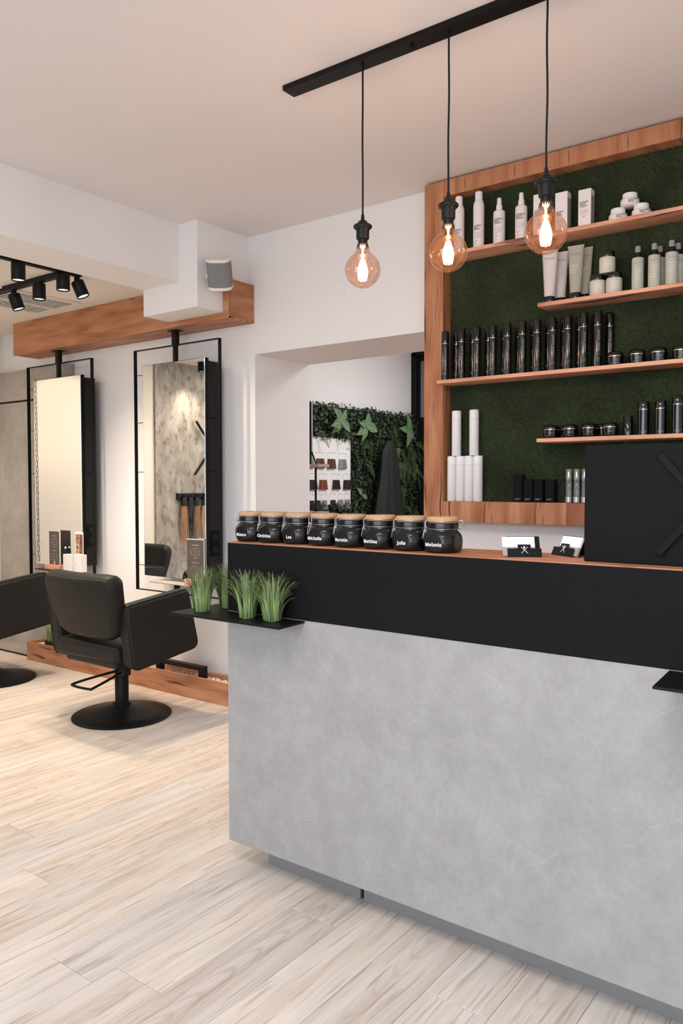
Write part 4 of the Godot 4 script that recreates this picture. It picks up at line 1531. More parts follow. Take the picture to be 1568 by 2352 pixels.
	for i in NV + 1:
		var f := float(i) / NV
		for j in NU + 1:
			var a := TAU * j / NU
			var wd := lerpf(0.05, 0.12, smoothstep(0.0, 0.12, f)) + 0.16 * smoothstep(0.1, 1.0, f)
			var dp := lerpf(0.035, 0.085, f)
			var fold := 1.0 + (0.1 + 0.45 * f) * sin(a * 9.0 + 1.5 * f + 0.8 * sin(a * 2.0)) * 0.55
			cm.vert(Vector3(0.03 + cos(a) * dp * fold, -f * 0.98, sin(a) * wd * (0.92 + 0.08 * fold)), Vector3.RIGHT, Vector2(j, i))
	for i in NV:
		for j in NU:
			var p := i * (NU + 1) + j
			cm.tri(p, p + NU + 2, p + NU + 1)
			cm.tri(p, p + 1, p + NU + 2)
	cm.smooth()
	obj("cloth", cm, M["cape_cloth"], c)
	# black framed door with a grey pane at the end of the back room
	var d := struct("door_1", boxm(Vector3(-3.96, 0.0, -6.499), Vector3(-3.0, 2.5, -6.46), 0.002), M["black_laminate"], "black door with a grey glass upper pane at the end of the back room")
	obj("pane", boxm(Vector3(-3.9, 1.92, -6.4595), Vector3(-3.06, 2.45, -6.455)), M["dark_glass"], d)
	var fr := MB.new()
	fr.box(Vector3(-3.97, 1.26, -6.47), Vector3(0.05, 2.54, 0.06), 0.002)
	fr.box(Vector3(-3.46, 2.525, -6.47), Vector3(1.06, 0.04, 0.06), 0.002)
	obj("door_frame", fr, M["black_metal"], d)
	# small rack of black rods and two wooden shelves just behind the doorway
	var r := thing("rod_rack", "small rack of black rods with two wooden shelves just inside the back room", "rack", Vector3(-3.6, 0, -4.28))
	for y in [1.424, 1.094]:
		obj("shelf", boxm(Vector3(-0.3, y - 0.014, -0.09), Vector3(0.218, y + 0.008, 0.03), 0.001, 0), M["shelf_wood"], r)
	obj("rod", boxm(Vector3(0.163, 0.0, -0.006), Vector3(0.175, 1.409, 0.006), 0.001), M["black_metal"], r)
	obj("rod", boxm(Vector3(0.116, 1.4325, -0.012), Vector3(0.134, 1.86, 0.006), 0.001), M["black_metal"], r)
	obj("rod", boxm(Vector3(-0.29, 0.0, -0.006), Vector3(-0.278, 1.86, 0.006), 0.001), M["black_metal"], r)
	var st := MB.new()
	st.tube([Vector3(0.17, 1.434, 0.0), Vector3(0.1, 1.6, 0.0)], 0.006, 6)
	obj("strut", st, M["black_metal"], r)
	var hi := MB.new()
	hi.box(Vector3(0.137, 1.65, 0.0), Vector3(0.004, 0.43, 0.008), 0.0005)
	obj("edge_strip", hi, M["chrome"], r)


func swatch_mesh(w: float, h: float, s: int) -> MB:
	# a flat tuft, cut straight at the bottom and a little wider there
	var mb := MB.new()
	var q := RandomNumberGenerator.new()
	q.seed = s
	var n0 := 9
	for k in n0:
		var a := float(k) / n0 - 0.5
		var b := float(k + 1) / n0 - 0.5
		var d := 0.006 + 0.005 * q.randf()
		var l := h * q.randf_range(0.95, 1.03)
		var sh := q.randf_range(0.55, 1.5)
		var base := mb.v.size()
		mb.poly([Vector3(d, 0, -a * w * 0.82), Vector3(d, 0, -b * w * 0.82), Vector3(d + 0.004, -l, -b * w * 1.06), Vector3(d + 0.004, -l, -a * w * 1.06)], Vector3(1, 0, 0))
		mb.poly([Vector3(0, -l, -a * w * 1.06), Vector3(0, -l, -b * w * 1.06), Vector3(d + 0.004, -l, -b * w * 1.06), Vector3(d + 0.004, -l, -a * w * 1.06)], Vector3(0, -1, 0))
		mb.poly([Vector3(0, 0, -a * w * 0.82), Vector3(0, 0, -b * w * 0.82), Vector3(d, 0, -b * w * 0.82), Vector3(d, 0, -a * w * 0.82)], Vector3(0, 1, 0))
		for e in [[a, 1.0], [b, -1.0]]:
			var c: float = e[0]
			mb.poly([Vector3(0, 0, -c * w * 0.82), Vector3(d, 0, -c * w * 0.82), Vector3(d + 0.004, -l, -c * w * 1.06), Vector3(0, -l, -c * w * 1.06)], Vector3(0, 0, e[1]))
		for i in range(base, mb.v.size()):
			mb.col.append(Color(sh, sh, sh))
	return mb


func leaf_into(mb: MB, ln: float, w: float, curl: float, steps: int, xf := Transform3D()) -> void:
	var base := mb.v.size()
	for i in steps + 1:
		var f := float(i) / steps
		var ww := w * 0.5 * sin(PI * pow(f, 0.8)) + 0.0002
		var z := -curl * ln * f * f + 0.25 * ln * f
		for e in [-1, 0, 1]:
			mb.vert(xf * Vector3(e * ww, f * ln, z + (absf(e) * ww * 0.3)), (xf.basis * Vector3(-e * 0.3, 0.2, 1)).normalized(), Vector2(0.5 + 0.5 * e, f))
			mb.col.append(Color.WHITE)
	for i in steps:
		for e in 2:
			var b := base + i * 3 + e
			mb.tri(b, b + 1, b + 4)
			mb.tri(b, b + 4, b + 3)


func foliage(t: Node3D, called: String, leaf: MB, m: String, count: int, kind: int, place: Callable, skip: Callable) -> void:
	var xs := []
	for k in count:
		var p: Vector3 = place.call()
		if skip.call(p):
			continue
		var bs := Basis(Vector3(0, 1, 0), PI / 2 + rng.randf_range(-0.8, 0.8))
		if kind == 1:
			bs = bs * Basis(Vector3(0, 0, 1), rng.randf() * TAU) * Basis(Vector3(1, 0, 0), rng.randf_range(-0.9, 0.3))
		else:
			bs = bs * Basis(Vector3(0, 0, 1), PI + rng.randf_range(-0.7, 0.7)) * Basis(Vector3(1, 0, 0), rng.randf_range(-0.1, 0.3))
		bs = bs * Basis.from_scale(Vector3.ONE * rng.randf_range(0.6, 1.4))
		xs.append(Transform3D(bs, p))
	var mm := MultiMesh.new()
	mm.transform_format = MultiMesh.TRANSFORM_3D
	mm.use_colors = true
	mm.mesh = leaf.mesh()
	mm.instance_count = xs.size()
	for k in xs.size():
		mm.set_instance_transform(k, xs[k])
		var v := rng.randf_range(0.45, 1.4)
		mm.set_instance_color(k, Color(v, v * rng.randf_range(0.95, 1.1), v * rng.randf_range(0.8, 1.0)))
	var mi := MultiMeshInstance3D.new()
	mi.name = called
	mi.multimesh = mm
	mi.material_override = M[m]
	mi.set_meta("kind", "stuff")
	t.add_child(mi)


# ------------------------------------------------------------------ pendant lamp
func pendant() -> void:
	var z := -2.256
	var t := thing("pendant_lamp", "black ceiling bar with three cords and round amber filament bulbs over the counter", "lamp")
	obj("canopy_bar", boxm(Vector3(-1.934, CEIL - 0.019, -2.288), Vector3(0.32, CEIL, -2.223), 0.0015), M["black_metal"], t)
	var kb := MB.new()
	kb.lathe([Vector2(0, -0.012), Vector2(0.006, -0.012), Vector2(0.008, -0.008), Vector2(0.008, 0), Vector2(0, 0)], 14, Vector3(-1.40, CEIL - 0.0192, z))
	obj("knob", kb, M["black_metal"], t)
	var spots := [[833.0, 2.038], [1029.5, 2.04], [1253.0, 2.04]]
	var xs := [-1.598, -1.262, -0.934]
	for k in 3:
		var y: float = spots[k][1]
		var x: float = xs[k]
		var c := MB.new()
		var pts := []
		for i in 25:
			var f := i / 24.0
			var wob := 0.003 * sin(f * PI) * sin(f * 9.0 + k * 2.0)
			pts.append(Vector3(x + wob, lerpf(y + 0.18, CEIL - 0.019, f), z + wob))
		c.tube(pts, 0.0033, 8)
		obj("cord", c, M["black_plastic"], t)
		var gl := MB.new()
		gl.lathe([Vector2(0, -0.012), Vector2(0.005, -0.012), Vector2(0.006, 0), Vector2(0, 0)], 12, Vector3(x, CEIL - 0.0192, z))
		obj("cord_grip", gl, M["black_plastic"], t)
		var so := lathed([Vector2(0, 0.086), Vector2(0.0165, 0.086), Vector2(0.0165, 0.104), Vector2(0.021, 0.105), Vector2(0.0225, 0.108), Vector2(0.0225, 0.134), Vector2(0.0245, 0.137), Vector2(0.0255, 0.141), Vector2(0.031, 0.143), Vector2(0.033, 0.147), Vector2(0.0325, 0.151), Vector2(0.028, 0.155), Vector2(0.0195, 0.157), Vector2(0.018, 0.161), Vector2(0.014, 0.167), Vector2(0.008, 0.171), Vector2(0.0065, 0.172), Vector2(0.005, 0.19), Vector2(0, 0.19)], 32)
		var s := obj("socket", so, M["black_plastic"], t, Vector3(x, y, z))
		var cr := MB.new()
		var nt := 18
		for i in nt:
			var a0 := TAU * i / nt
			var a1 := TAU * (i + 0.62) / nt
			var p: Array = []
			for e in [[a0, 0.0175, 0.09], [a1, 0.0175, 0.09], [(a0 + a1) / 2 + 0.06, 0.0222, 0.0765], [(a0 + a1) / 2 - 0.06, 0.0222, 0.0765]]:
				p.append(Vector3(e[1] * sin(e[0]), e[2], e[1] * cos(e[0])))
			cr.poly(p, Vector3(sin(a0), 0.2, cos(a0)))
			var pin: Array = []
			for q in p:
				pin.append(q * Vector3(0.95, 1, 0.95))
			cr.poly(pin, -Vector3(sin(a0), 0.2, cos(a0)))
		obj("crown", cr, M["black_plastic"], s)
		# globe with a neck
		var prof := []
		for i in 25:
			var a := -PI / 2 + (PI / 2 + 0.86) * i / 24.0
			prof.append(Vector2(0.0622 * cos(a), 0.0622 * sin(a)))
		var e0: Vector2 = prof[24]
		for i in range(1, 7):
			var f := i / 6.0
			var p0 := e0
			var p1 := e0 + Vector2(-sin(0.86), cos(0.86)) * 0.02
			var p2 := Vector2(0.0205, 0.068)
			var p3 := Vector2(0.02, 0.088)
			prof.append(p0.bezier_interpolate(p1, p2, p3, f))
		var b := obj("bulb", lathed(prof, 48), M["amber_glass"], t, Vector3(x, y, z))
		var st := lathed([Vector2(0, 0.035), Vector2(0.004, 0.035), Vector2(0.0045, 0.05), Vector2(0.0035, 0.06), Vector2(0.0035, 0.072), Vector2(0.011, 0.082), Vector2(0.011, 0.087), Vector2(0, 0.087)], 16)
		obj("bulb_stem", st, M["stem_glow"], b)
		var fi := MB.new()
		for i in 8:
			var a := TAU * i / 8.0 + 0.3
			var top := Vector3(0.005 * cos(a), 0.034, 0.005 * sin(a))
			var mid := Vector3(0.0155 * cos(a), -0.004, 0.0155 * sin(a))
			var bot := Vector3(0.0115 * cos(a + 0.2), -0.036, 0.0115 * sin(a + 0.2))
			fi.tube(smooth_path([top, mid, bot], 4), 0.003, 6)
		obj("filament", fi, M["filament_glow"], b)
		var l := OmniLight3D.new()
		l.name = "bulb_light"
		l.light_energy = 0.055
		l.light_color = Color(1.0, 0.86, 0.76)
		l.light_size = 0.012
		l.omni_range = 14.0
		l.omni_attenuation = 2.0
		l.shadow_enabled = true
		t.add_child(l, true)
		l.position = Vector3(x, y, z)


# ------------------------------------------------------------------ clip jars on the counter
func jars() -> void:
	var names := ["Bianca", "Christina", "Lea", "Michelle", "Kerstin", "Bettina", "Julia", "Melanie"]
	var xs := [-1.856, -1.752, -1.647, -1.541, -1.434, -1.328, -1.221, -1.113]
	var lab := ["first black clip-top jar with a cork lid, at the left end of the counter", "second black clip-top cork jar from the left end of the counter", "third black clip-top cork jar from the left, with the shortest white lettering", "fourth black clip-top cork jar, turned so that its wire clip hangs in front", "fifth black clip-top cork jar, right of the one with the clip in front", "sixth black clip-top cork jar, third from the right end of the row", "seventh black clip-top cork jar, second from the right end of the row", "last black clip-top cork jar at the right end of the row, whole in view"]
	var flat := 0.0495
	var body := MB.new()
	var prof := [Vector2(0, 0), Vector2(0.043, 0.0), Vector2(0.0485, 0.002), Vector2(0.0525, 0.008), Vector2(0.0550, 0.017), Vector2(0.0562, 0.027), Vector2(0.0556, 0.038), Vector2(0.0534, 0.047), Vector2(0.0490, 0.0545), Vector2(0.0440, 0.0590), Vector2(0.0418, 0.062), Vector2(0.0415, 0.066), Vector2(0.0437, 0.068), Vector2(0.0442, 0.07), Vector2(0.0442, 0.083), Vector2(0.042, 0.0845), Vector2(0, 0.0845)]
	var fine := [prof[0]]
	for i in range(1, prof.size()):
		var n0 := 4 if i >= 3 and i <= 9 else 1
		for j in n0:
			var a: Vector2 = prof[i - 1]
			fine.append(a.lerp(prof[i], float(j + 1) / n0))
	body.lathe(fine, 96, Vector3.ZERO, func(p: Vector3) -> Vector3:
		if p.y < 0.003 or p.y > 0.06:
			return p
		for d in [Vector3(0, 0, 1), Vector3(0, 0, -1), Vector3(1, 0, 0), Vector3(-1, 0, 0)]:
			var s: float = p.dot(d)
			if s > flat:
				p -= d * (s - flat) * 0.95
		return p)
	body.smooth()
	var bm := body.mesh()
	var lid := MB.new()
	lid.lathe([Vector2(0, 0.0846), Vector2(0.0415, 0.0846), Vector2(0.0418, 0.0875), Vector2(0.0445, 0.0895), Vector2(0.0448, 0.0985), Vector2(0.0437, 0.1005), Vector2(0, 0.1012)], 48)
	var lmesh := lid.mesh()
	var wire := MB.new()
	var ring := []
	var ring2 := []
	for k in 48:
		var a := TAU * k / 48
		ring.append(Vector3(0.0446 * sin(a), 0.067, 0.0446 * cos(a)))
		ring2.append(Vector3(0.0452 * sin(a), 0.0885 + 0.001 * sin(a), 0.0452 * cos(a)))
	wire.tube(ring, 0.0011, 6, true)
	wire.tube(ring2, 0.001, 6, true)
	# hinge on the right, lever on the left
	wire.tube(smooth_path([Vector3(0.044, 0.089, 0.008), Vector3(0.053, 0.09, 0.008), Vector3(0.0575, 0.083, 0.007), Vector3(0.0585, 0.071, 0.005), Vector3(0.053, 0.067, 0.004), Vector3(0.046, 0.067, 0.008)], 4), 0.0011, 6)
	wire.tube(smooth_path([Vector3(0.044, 0.089, -0.008), Vector3(0.053, 0.09, -0.008), Vector3(0.0575, 0.083, -0.007), Vector3(0.0585, 0.071, -0.005), Vector3(0.053, 0.067, -0.004), Vector3(0.046, 0.067, -0.008)], 4), 0.0011, 6)
	var lev := MB.new()
	for s in [-1, 1]:
		lev.tube(smooth_path([Vector3(-0.0445, 0.0895, 0.011 * s), Vector3(-0.0495, 0.087, 0.011 * s), Vector3(-0.0505, 0.072, 0.0105 * s), Vector3(-0.0505, 0.062, 0.0095 * s)], 4), 0.0012, 6)
	var lp := []
	for q in [Vector3(-0.049, 0.072, 0.008), Vector3(-0.0525, 0.06, 0.0085), Vector3(-0.056, 0.046, 0.0075), Vector3(-0.0575, 0.036, 0.004), Vector3(-0.0575, 0.036, -0.004), Vector3(-0.056, 0.046, -0.0075), Vector3(-0.0525, 0.06, -0.0085), Vector3(-0.049, 0.072, -0.008)]:
		lp.append(q)
	lev.tube(smooth_path(lp, 4), 0.0012, 6)
	for s in [-1, 1]:
		var rr := []
		for k in 12:
			rr.append(Vector3(-0.0505 + 0.0032 * cos(TAU * k / 12), 0.0605 + 0.0032 * sin(TAU * k / 12), 0.0095 * s))
		lev.tube(rr, 0.001, 5, true)
		lev.tube([Vector3(-0.0465, 0.067, 0.006 * s), Vector3(-0.0495, 0.0725, 0.0085 * s)], 0.002, 6)
	var wm := wire.mesh()
	var lvm := lev.mesh()
	for k in 8:
		var t := thing("clip_jar", lab[k], "jar", Vector3(xs[k], 1.1036, -1.967 + 0.002 * sin(k * 1.9)), 0.0, "black clip-top jars on the counter")
		obj("body", bm, M["jar_black"], t)
		obj("cork_lid", lmesh, M["cork"], t, Vector3.ZERO, Vector3(0, k * 1.1, 0))
		var turn := 1.05 if k == 3 else (0.42 if k == 7 else 0.55 + 0.08 * sin(k * 2.7))
		obj("wire_bail", wm, M["steel_wire"], t, Vector3.ZERO, Vector3(0, turn, 0))
		obj("wire_lever", lvm, M["steel_wire"], t, Vector3.ZERO, Vector3(0, turn, 0))
		var tx := MB.new()
		word(tx, names[k], 0.0136, Transform3D(Basis(), Vector3(-0.002, 0.0235, flat + 0.0006)), font_bold, 0.0, 0.0006)
		obj("lettering", tx, M["white_print"], t)


# ------------------------------------------------------------------ business card holders
func cards() -> void:
	var y := 1.1036
	for k in 2:
		var t := thing("card_holder", ["black folded card holder with white cards and a crossed-bars emblem, left of the other", "black folded card holder turned sideways, next to the tall black box"][k], "card holder", [Vector3(-0.868, y, -1.968), Vector3(-0.79, y, -2.06)][k], [0.62, -0.57][k])
		var lean := -0.42
		# folded sheet: front lip, sloping back
		var lip := PackedVector2Array([Vector2(-0.045, 0), Vector2(0.045, 0), Vector2(0.045, 0.023), Vector2(0.017, 0.023), Vector2(0.017, 0.034), Vector2(-0.017, 0.034), Vector2(-0.017, 0.023), Vector2(-0.045, 0.023)])
		var lm := MB.new()
		lm.extrude(lip, 0.0015, 0.0002)
		var l := obj("front_lip", lm, M["black_metal"], t, Vector3(0, 0.001, 0.012), Vector3(lean, 0, 0))
		var em := MB.new()
		for s in [-1, 1]:
			var bm := MB.new()
			bm.box(Vector3.ZERO, Vector3(0.025, 0.0012, 0.0006))
			var bas := Basis(Vector3(0, 0, 1), s * 0.8)
			for i in bm.v.size():
				bm.v[i] = bas * bm.v[i] + Vector3(0, 0.018, 0.002)
				bm.n[i] = bas * bm.n[i]
			var base := em.v.size()
			em.v.append_array(bm.v)
			em.n.append_array(bm.n)
			em.uv.append_array(bm.uv)
			for i in bm.idx:
				em.idx.append(base + i)
		word(em, "B", 0.009, Transform3D(Basis(), Vector3(0, 0.0255, 0.002)), font_bold, 0.0, 0.0005)
		obj("emblem", em, M["white_print"], l)
		obj("floor_plate", boxm(Vector3(-0.045, 0, -0.012), Vector3(0.045, 0.0012, 0.012)), M["black_metal"], t)
		var bk := MB.new()
		bk.box(Vector3(0, 0.028, 0), Vector3(0.09, 0.056, 0.0015), 0.0003)
		obj("back_plate", bk, M["black_metal"], t, Vector3(0, 0.0012, -0.0035), Vector3(lean, 0, 0))
		var rp := MB.new()
		rp.box(Vector3(0, 0.0262, 0), Vector3(0.09, 0.0524, 0.0015), 0.0003)
		obj("rear_plate", rp, M["black_metal"], t, Vector3(0, 0.0005, -0.0475), Vector3(0.4, 0, 0))
		var c := thing("business_cards", ["stack of white business cards in the left card holder", "stack of white business cards in the turned card holder by the black box"][k], "cards", t.position + Basis(Vector3.UP, t.rotation.y) * Vector3(-0.013 if k == 0 else 0.012, 0.0015, 0.0035), t.rotation.y, "")
		var cm := MB.new()
		cm.box(Vector3(0, 0.0395, 0), Vector3(0.086, 0.029, 0.006), 0.0002)
		obj("card_white", cm, M["white_card"], c, Vector3.ZERO, Vector3(lean, 0, 0))
		var cg := MB.new()
		cg.box(Vector3(0, 0.0125, 0), Vector3(0.086, 0.0249, 0.006), 0.0002)
		for i in 3:
			pass
		obj("card_taupe", cg, M["taupe_card"], c, Vector3.ZERO, Vector3(lean, 0, 0))
		var pr := MB.new()
		for i in 3:
			bar_on(pr, 0.022, 0.034 - 0.002 * i, 0.021 - i * 0.004, 0.0014, 0, 0, 0.0033)
		obj("print", pr, M["white_print"], c, Vector3.ZERO, Vector3(lean, 0, 0))


func grass_on_tray() -> void:
	var at := [Vector3(-1.948, 0.8711, -1.822), Vector3(-1.935, 0.8711, -1.93), Vector3(-1.737, 0.8711, -1.82), Vector3(-1.637, 0.8711, -1.826)]
	var lab := ["pale green artificial grass tuft at the outer left tip of the black tray", "green artificial grass tuft standing back at the counter corner, behind the others", "bushy green artificial grass tuft in the middle of the black tray", "green artificial grass tuft nearest to the right end of the black tray"]
	for k in 4:
		var t := thing("grass_tuft", lab[k], "plant", at[k], 0.0, "grass tufts on the black tray")
		obj("base", lathed([Vector2(0, 0), Vector2(0.021, 0), Vector2(0.021, 0.004), Vector2(0, 0.005)], 20), M["clear_plastic"], t)
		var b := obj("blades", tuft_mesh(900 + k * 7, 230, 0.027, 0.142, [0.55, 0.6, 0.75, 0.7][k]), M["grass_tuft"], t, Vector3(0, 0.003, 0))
		b.set_meta("kind", "stuff")


# ------------------------------------------------------------------ products on the shelves
func ordinal(k: int) -> String:
	return ["first", "second", "third", "fourth", "fifth", "sixth", "seventh", "eighth", "ninth", "tenth", "eleventh", "twelfth"][k]


func pack_print(mb: MB, y: float, em: float, bend: float, ang: float, z: float, width: float) -> void:
	# three bold lines, a block of small text, a short bold line
	var lines := ["AUTHENTIC", "BEAUTY", "CONCEPT"]
	for k in 3:
		var xf := Transform3D(Basis.from_scale(Vector3(0.68, 1, 1)), Vector3(-width / 2 + (ang * bend if bend > 0.0 else 0.0), y - k * em * 0.82, z))
		word(mb, lines[k], em, xf, font_bold, bend, 0.0003, false)


func small_print(mb: MB, y: float, rows: int, step: float, bend: float, ang: float, width: float, z := 0.0003) -> void:
	for k in rows:
		var f := 1.0 if k < rows - 1 else 0.55
		bar_on(mb, -width / 2, -width / 2 + width * f * (0.93 + 0.07 * sin(k * 5.1)), y - k * step, step * 0.3, bend, ang, z)


func products() -> void:
	var S := [2.381, 2.084, 1.788, 1.495, 1.2125]
	var z := -3.342
	var zr := -3.396
	var ang := 0.42
	# --- top shelf: white hair sprays
	for k in 2:
		var t := thing("spray_can", ["tall white spray can at the left end of the top shelf", "tall white spray can second on the top shelf"][k], "spray can", Vector3([-1.812, -1.709][k], S[0], z), 0.0, "white packs on the top shelf")
		var r := 0.0255
		obj("body", lathed([Vector2(0, 0), Vector2(r - 0.002, 0), Vector2(r, 0.002), Vector2(r, 0.196), Vector2(r - 0.001, 0.206), Vector2(r - 0.004, 0.216), Vector2(r - 0.0075, 0.224), Vector2(0, 0.224)], 36), M["white_pack"], t)
		obj("cap", lathed([Vector2(0.0, 0.2241), Vector2(0.0172, 0.2241), Vector2(0.0172, 0.255), Vector2(0.0165, 0.2605), Vector2(0.0145, 0.263), Vector2(0, 0.2645)], 30), M["white_cap"], t)
		var pr := MB.new()
		pack_print(pr, 0.103, 0.0098, r, 0.25, 0.0002, 0.038)
		small_print(pr, 0.034, 2, 0.005, r, ang - 0.5, 0.016)
		obj("lettering", pr, M["ink"], t)
		var sp := MB.new()
		small_print(sp, 0.072, 8, 0.0036, r, ang - 0.12, 0.034)
		small_print(sp, 0.022, 3, 0.0036, r, ang - 0.5, 0.014)
		obj("small_print", sp, M["soft_print"], t)
	for k in 2:
		var t := thing("spray_bottle", ["white pump spray bottle third on the top shelf", "white pump spray bottle fourth on the top shelf, left of the cartons"][k], "spray bottle", Vector3([-1.606, -1.499][k], S[0], z), 0.0, "white packs on the top shelf")
		var r := 0.0268
		obj("body", lathed([Vector2(0, 0), Vector2(r - 0.002, 0), Vector2(r, 0.002), Vector2(r, 0.146), Vector2(r - 0.0015, 0.1515), Vector2(r - 0.006, 0.155), Vector2(0.0145, 0.1565), Vector2(0, 0.1565)], 36), M["white_pack"], t)
		obj("collar", lathed([Vector2(0, 0.1566), Vector2(0.0142, 0.1566), Vector2(0.0138, 0.179), Vector2(0.013, 0.181), Vector2(0, 0.181)], 28), M["white_cap"], t)
		obj("nozzle", lathed([Vector2(0, 0.1811), Vector2(0.0112, 0.1811), Vector2(0.0098, 0.2115), Vector2(0.0085, 0.213), Vector2(0, 0.2135)], 24), M["white_cap"], t)
		var pr := MB.new()
		pack_print(pr, 0.112, 0.0108, r, 0.25, 0.0002, 0.04)
		small_print(pr, 0.038, 2, 0.005, r, ang - 0.45, 0.016)
		obj("lettering", pr, M["ink"], t)
		var sp := MB.new()
		small_print(sp, 0.078, 9, 0.0036, r, ang - 0.1, 0.038)
		small_print(sp, 0.026, 4, 0.0036, r, ang - 0.5, 0.014)
		obj("small_print", sp, M["soft_print"], t)
	var bh := [0.182, 0.168, 0.158]
	for k in 3:
		var t := thing("carton_box", ["white carton behind the right-hand bulb on the top shelf", "white carton with low lettering, middle of three on the top shelf", "pinkish white carton with high lettering, next to the cream jars"][k], "box", Vector3([-1.405, -1.305, -1.203][k], S[0], z + 0.002), 0.0, "white packs on the top shelf")
		obj("body", boxm(Vector3(-0.027, 0, -0.022), Vector3(0.027, bh[k], 0.022), 0.0005), M["white_pack"], t)
		var pr := MB.new()
		var yy: float = [0.11, 0.085, 0.104][k]
		pack_print(pr, yy, 0.0086 if k == 1 else 0.0104, 0.0, 0.0, 0.0222, 0.042)
		small_print(pr, yy - 0.058, 2, 0.004, 0.0, 0.0, 0.018, 0.0223)
		obj("lettering", pr, M["ink"], t)
		var sp := MB.new()
		small_print(sp, yy - 0.032, 6, 0.0036, 0.0, 0.0, 0.042, 0.0223)
		obj("small_print", sp, M["soft_print"], t)
		obj("side_print", boxm(Vector3(0.0271, 0.004, -0.02), Vector3(0.0273, bh[k] - 0.026, 0.02)), M["grey_print"], t)
	var jl := ["white cream jar at the left of the stack of three on the top shelf", "white cream jar at the right of the stack of three on the top shelf", "white cream jar on top of the stack of three on the top shelf"]
	for k in 3:
		var t := thing("cream_jar", jl[k], "jar", Vector3([-1.07, -0.976, -1.022][k], S[0] + (0.0525 if k == 2 else 0.0), z), 0.0, "white cream jars on the top shelf")
		obj("body", lathed([Vector2(0, 0), Vector2(0.033, 0), Vector2(0.0365, 0.003), Vector2(0.0372, 0.02), Vector2(0.036, 0.027), Vector2(0.032, 0.031), Vector2(0, 0.032)], 36), M["white_pack"], t)
		obj("lid", lathed([Vector2(0, 0.0321), Vector2(0.0295, 0.0321), Vector2(0.0295, 0.05), Vector2(0.028, 0.0518), Vector2(0, 0.052)], 32), M["white_cap"], t)
		var pr := MB.new()
		for q in 3:
			word(pr, ["AUTHENTIC", "BEAUTY", "CONCEPT"][q], 0.0052, Transform3D(Basis(), Vector3(-0.012 + ang * 0.037, 0.02 - q * 0.0046, 0.0003)), font_bold, 0.037, 0.0003, false)
		bar_on(pr, 0.016, 0.036, 0.0225, 0.0026, 0.037, ang - 0.1)
		obj("lettering", pr, M["ink"], t)
	# --- second shelf: sage green line
	var tb := MB.new()
	var NV := 14
	var NU := 28
	for i in NV + 1:
		var f := float(i) / NV
		var a := lerpf(0.0232, 0.0352, f)
		var b := lerpf(0.0232, 0.0012, pow(f, 0.8))
		for j in NU + 1:
			var th := TAU * j / NU
			tb.vert(Vector3(sin(th) * a, 0.03 + f * 0.2, cos(th) * b), Vector3(sin(th) * b, 0.02, cos(th) * a).normalized(), Vector2(j, i))
	for i in NV:
		for j in NU:
			var q := i * (NU + 1) + j
			tb.tri(q, q + 1, q + NU + 2)
			tb.tri(q, q + NU + 2, q + NU + 1)
	tb.box(Vector3(0, 0.231, 0), Vector3(0.0704, 0.004, 0.0024), 0.0004)
	var tbm := tb.mesh()
	var tl := [["white tube standing on its cap, half behind the right-hand bulb", -1.363, z, "white_pack"], ["white tube at the back, behind the one under the right-hand bulb", -1.335, zr + 0.003, "white_pack"], ["sage green tube standing on its black cap on the second shelf", -1.247, z, "sage_pack"], ["sage green tube at the back, behind the front sage tube", -1.227, zr + 0.003, "sage_pack"]]
	for e in tl:
		var t := thing("tube", e[0], "tube", Vector3(e[1], S[1], e[2]), 0.12, "tubes on the second shelf")
		obj("body", tbm, M[e[3]], t)
		obj("cap", lathed([Vector2(0, 0), Vector2(0.0215, 0), Vector2(0.0225, 0.002), Vector2(0.0225, 0.028), Vector2(0.021, 0.03), Vector2(0, 0.0302)], 30), M["black_gloss"], t)
		var pr := MB.new()
		word(pr, "NOROUGE", 0.009, Transform3D(Basis(Vector3(1, 0, 0), -0.06), Vector3(0, 0.196, 0.0085)), font_plain, 0.0, 0.0003)
		obj("lettering", pr, M["grey_print"], t)
		var sp := MB.new()
		for q in 5:
			bar_on(sp, -0.02, 0.016 - 0.004 * q, 0.146 - q * 0.008, 0.0018, 0, 0, 0.0172 + 0.0004 * q)
		obj("small_print", sp, M["white_print"], t)
	var sl := [["sage cream jar with a black lid, left one of the stack on the second shelf", -1.152, 0.0], ["sage cream jar with a black lid, right one of the stack on the second shelf", -1.083, 0.0], ["sage cream jar with a black lid, on top of the other two", -1.112, 0.0905]]
	for e in sl:
		var t := thing("sage_jar", e[0], "jar", Vector3(e[1], S[1] + e[2], z), 0.0, "sage jars on the second shelf")
		obj("body", lathed([Vector2(0, 0), Vector2(0.031, 0), Vector2(0.0325, 0.002), Vector2(0.0325, 0.063), Vector2(0.0305, 0.0665), Vector2(0, 0.067)], 36), M["sage_label"], t)
		obj("lid", lathed([Vector2(0, 0.0671), Vector2(0.0305, 0.0671), Vector2(0.031, 0.069), Vector2(0.031, 0.0875), Vector2(0.029, 0.09), Vector2(0, 0.0903)], 36), M["black_gloss"], t)
		var sp := MB.new()
		small_print(sp, 0.052, 6, 0.0055, 0.0326, ang, 0.036)
		obj("small_print", sp, M["white_print"], t)
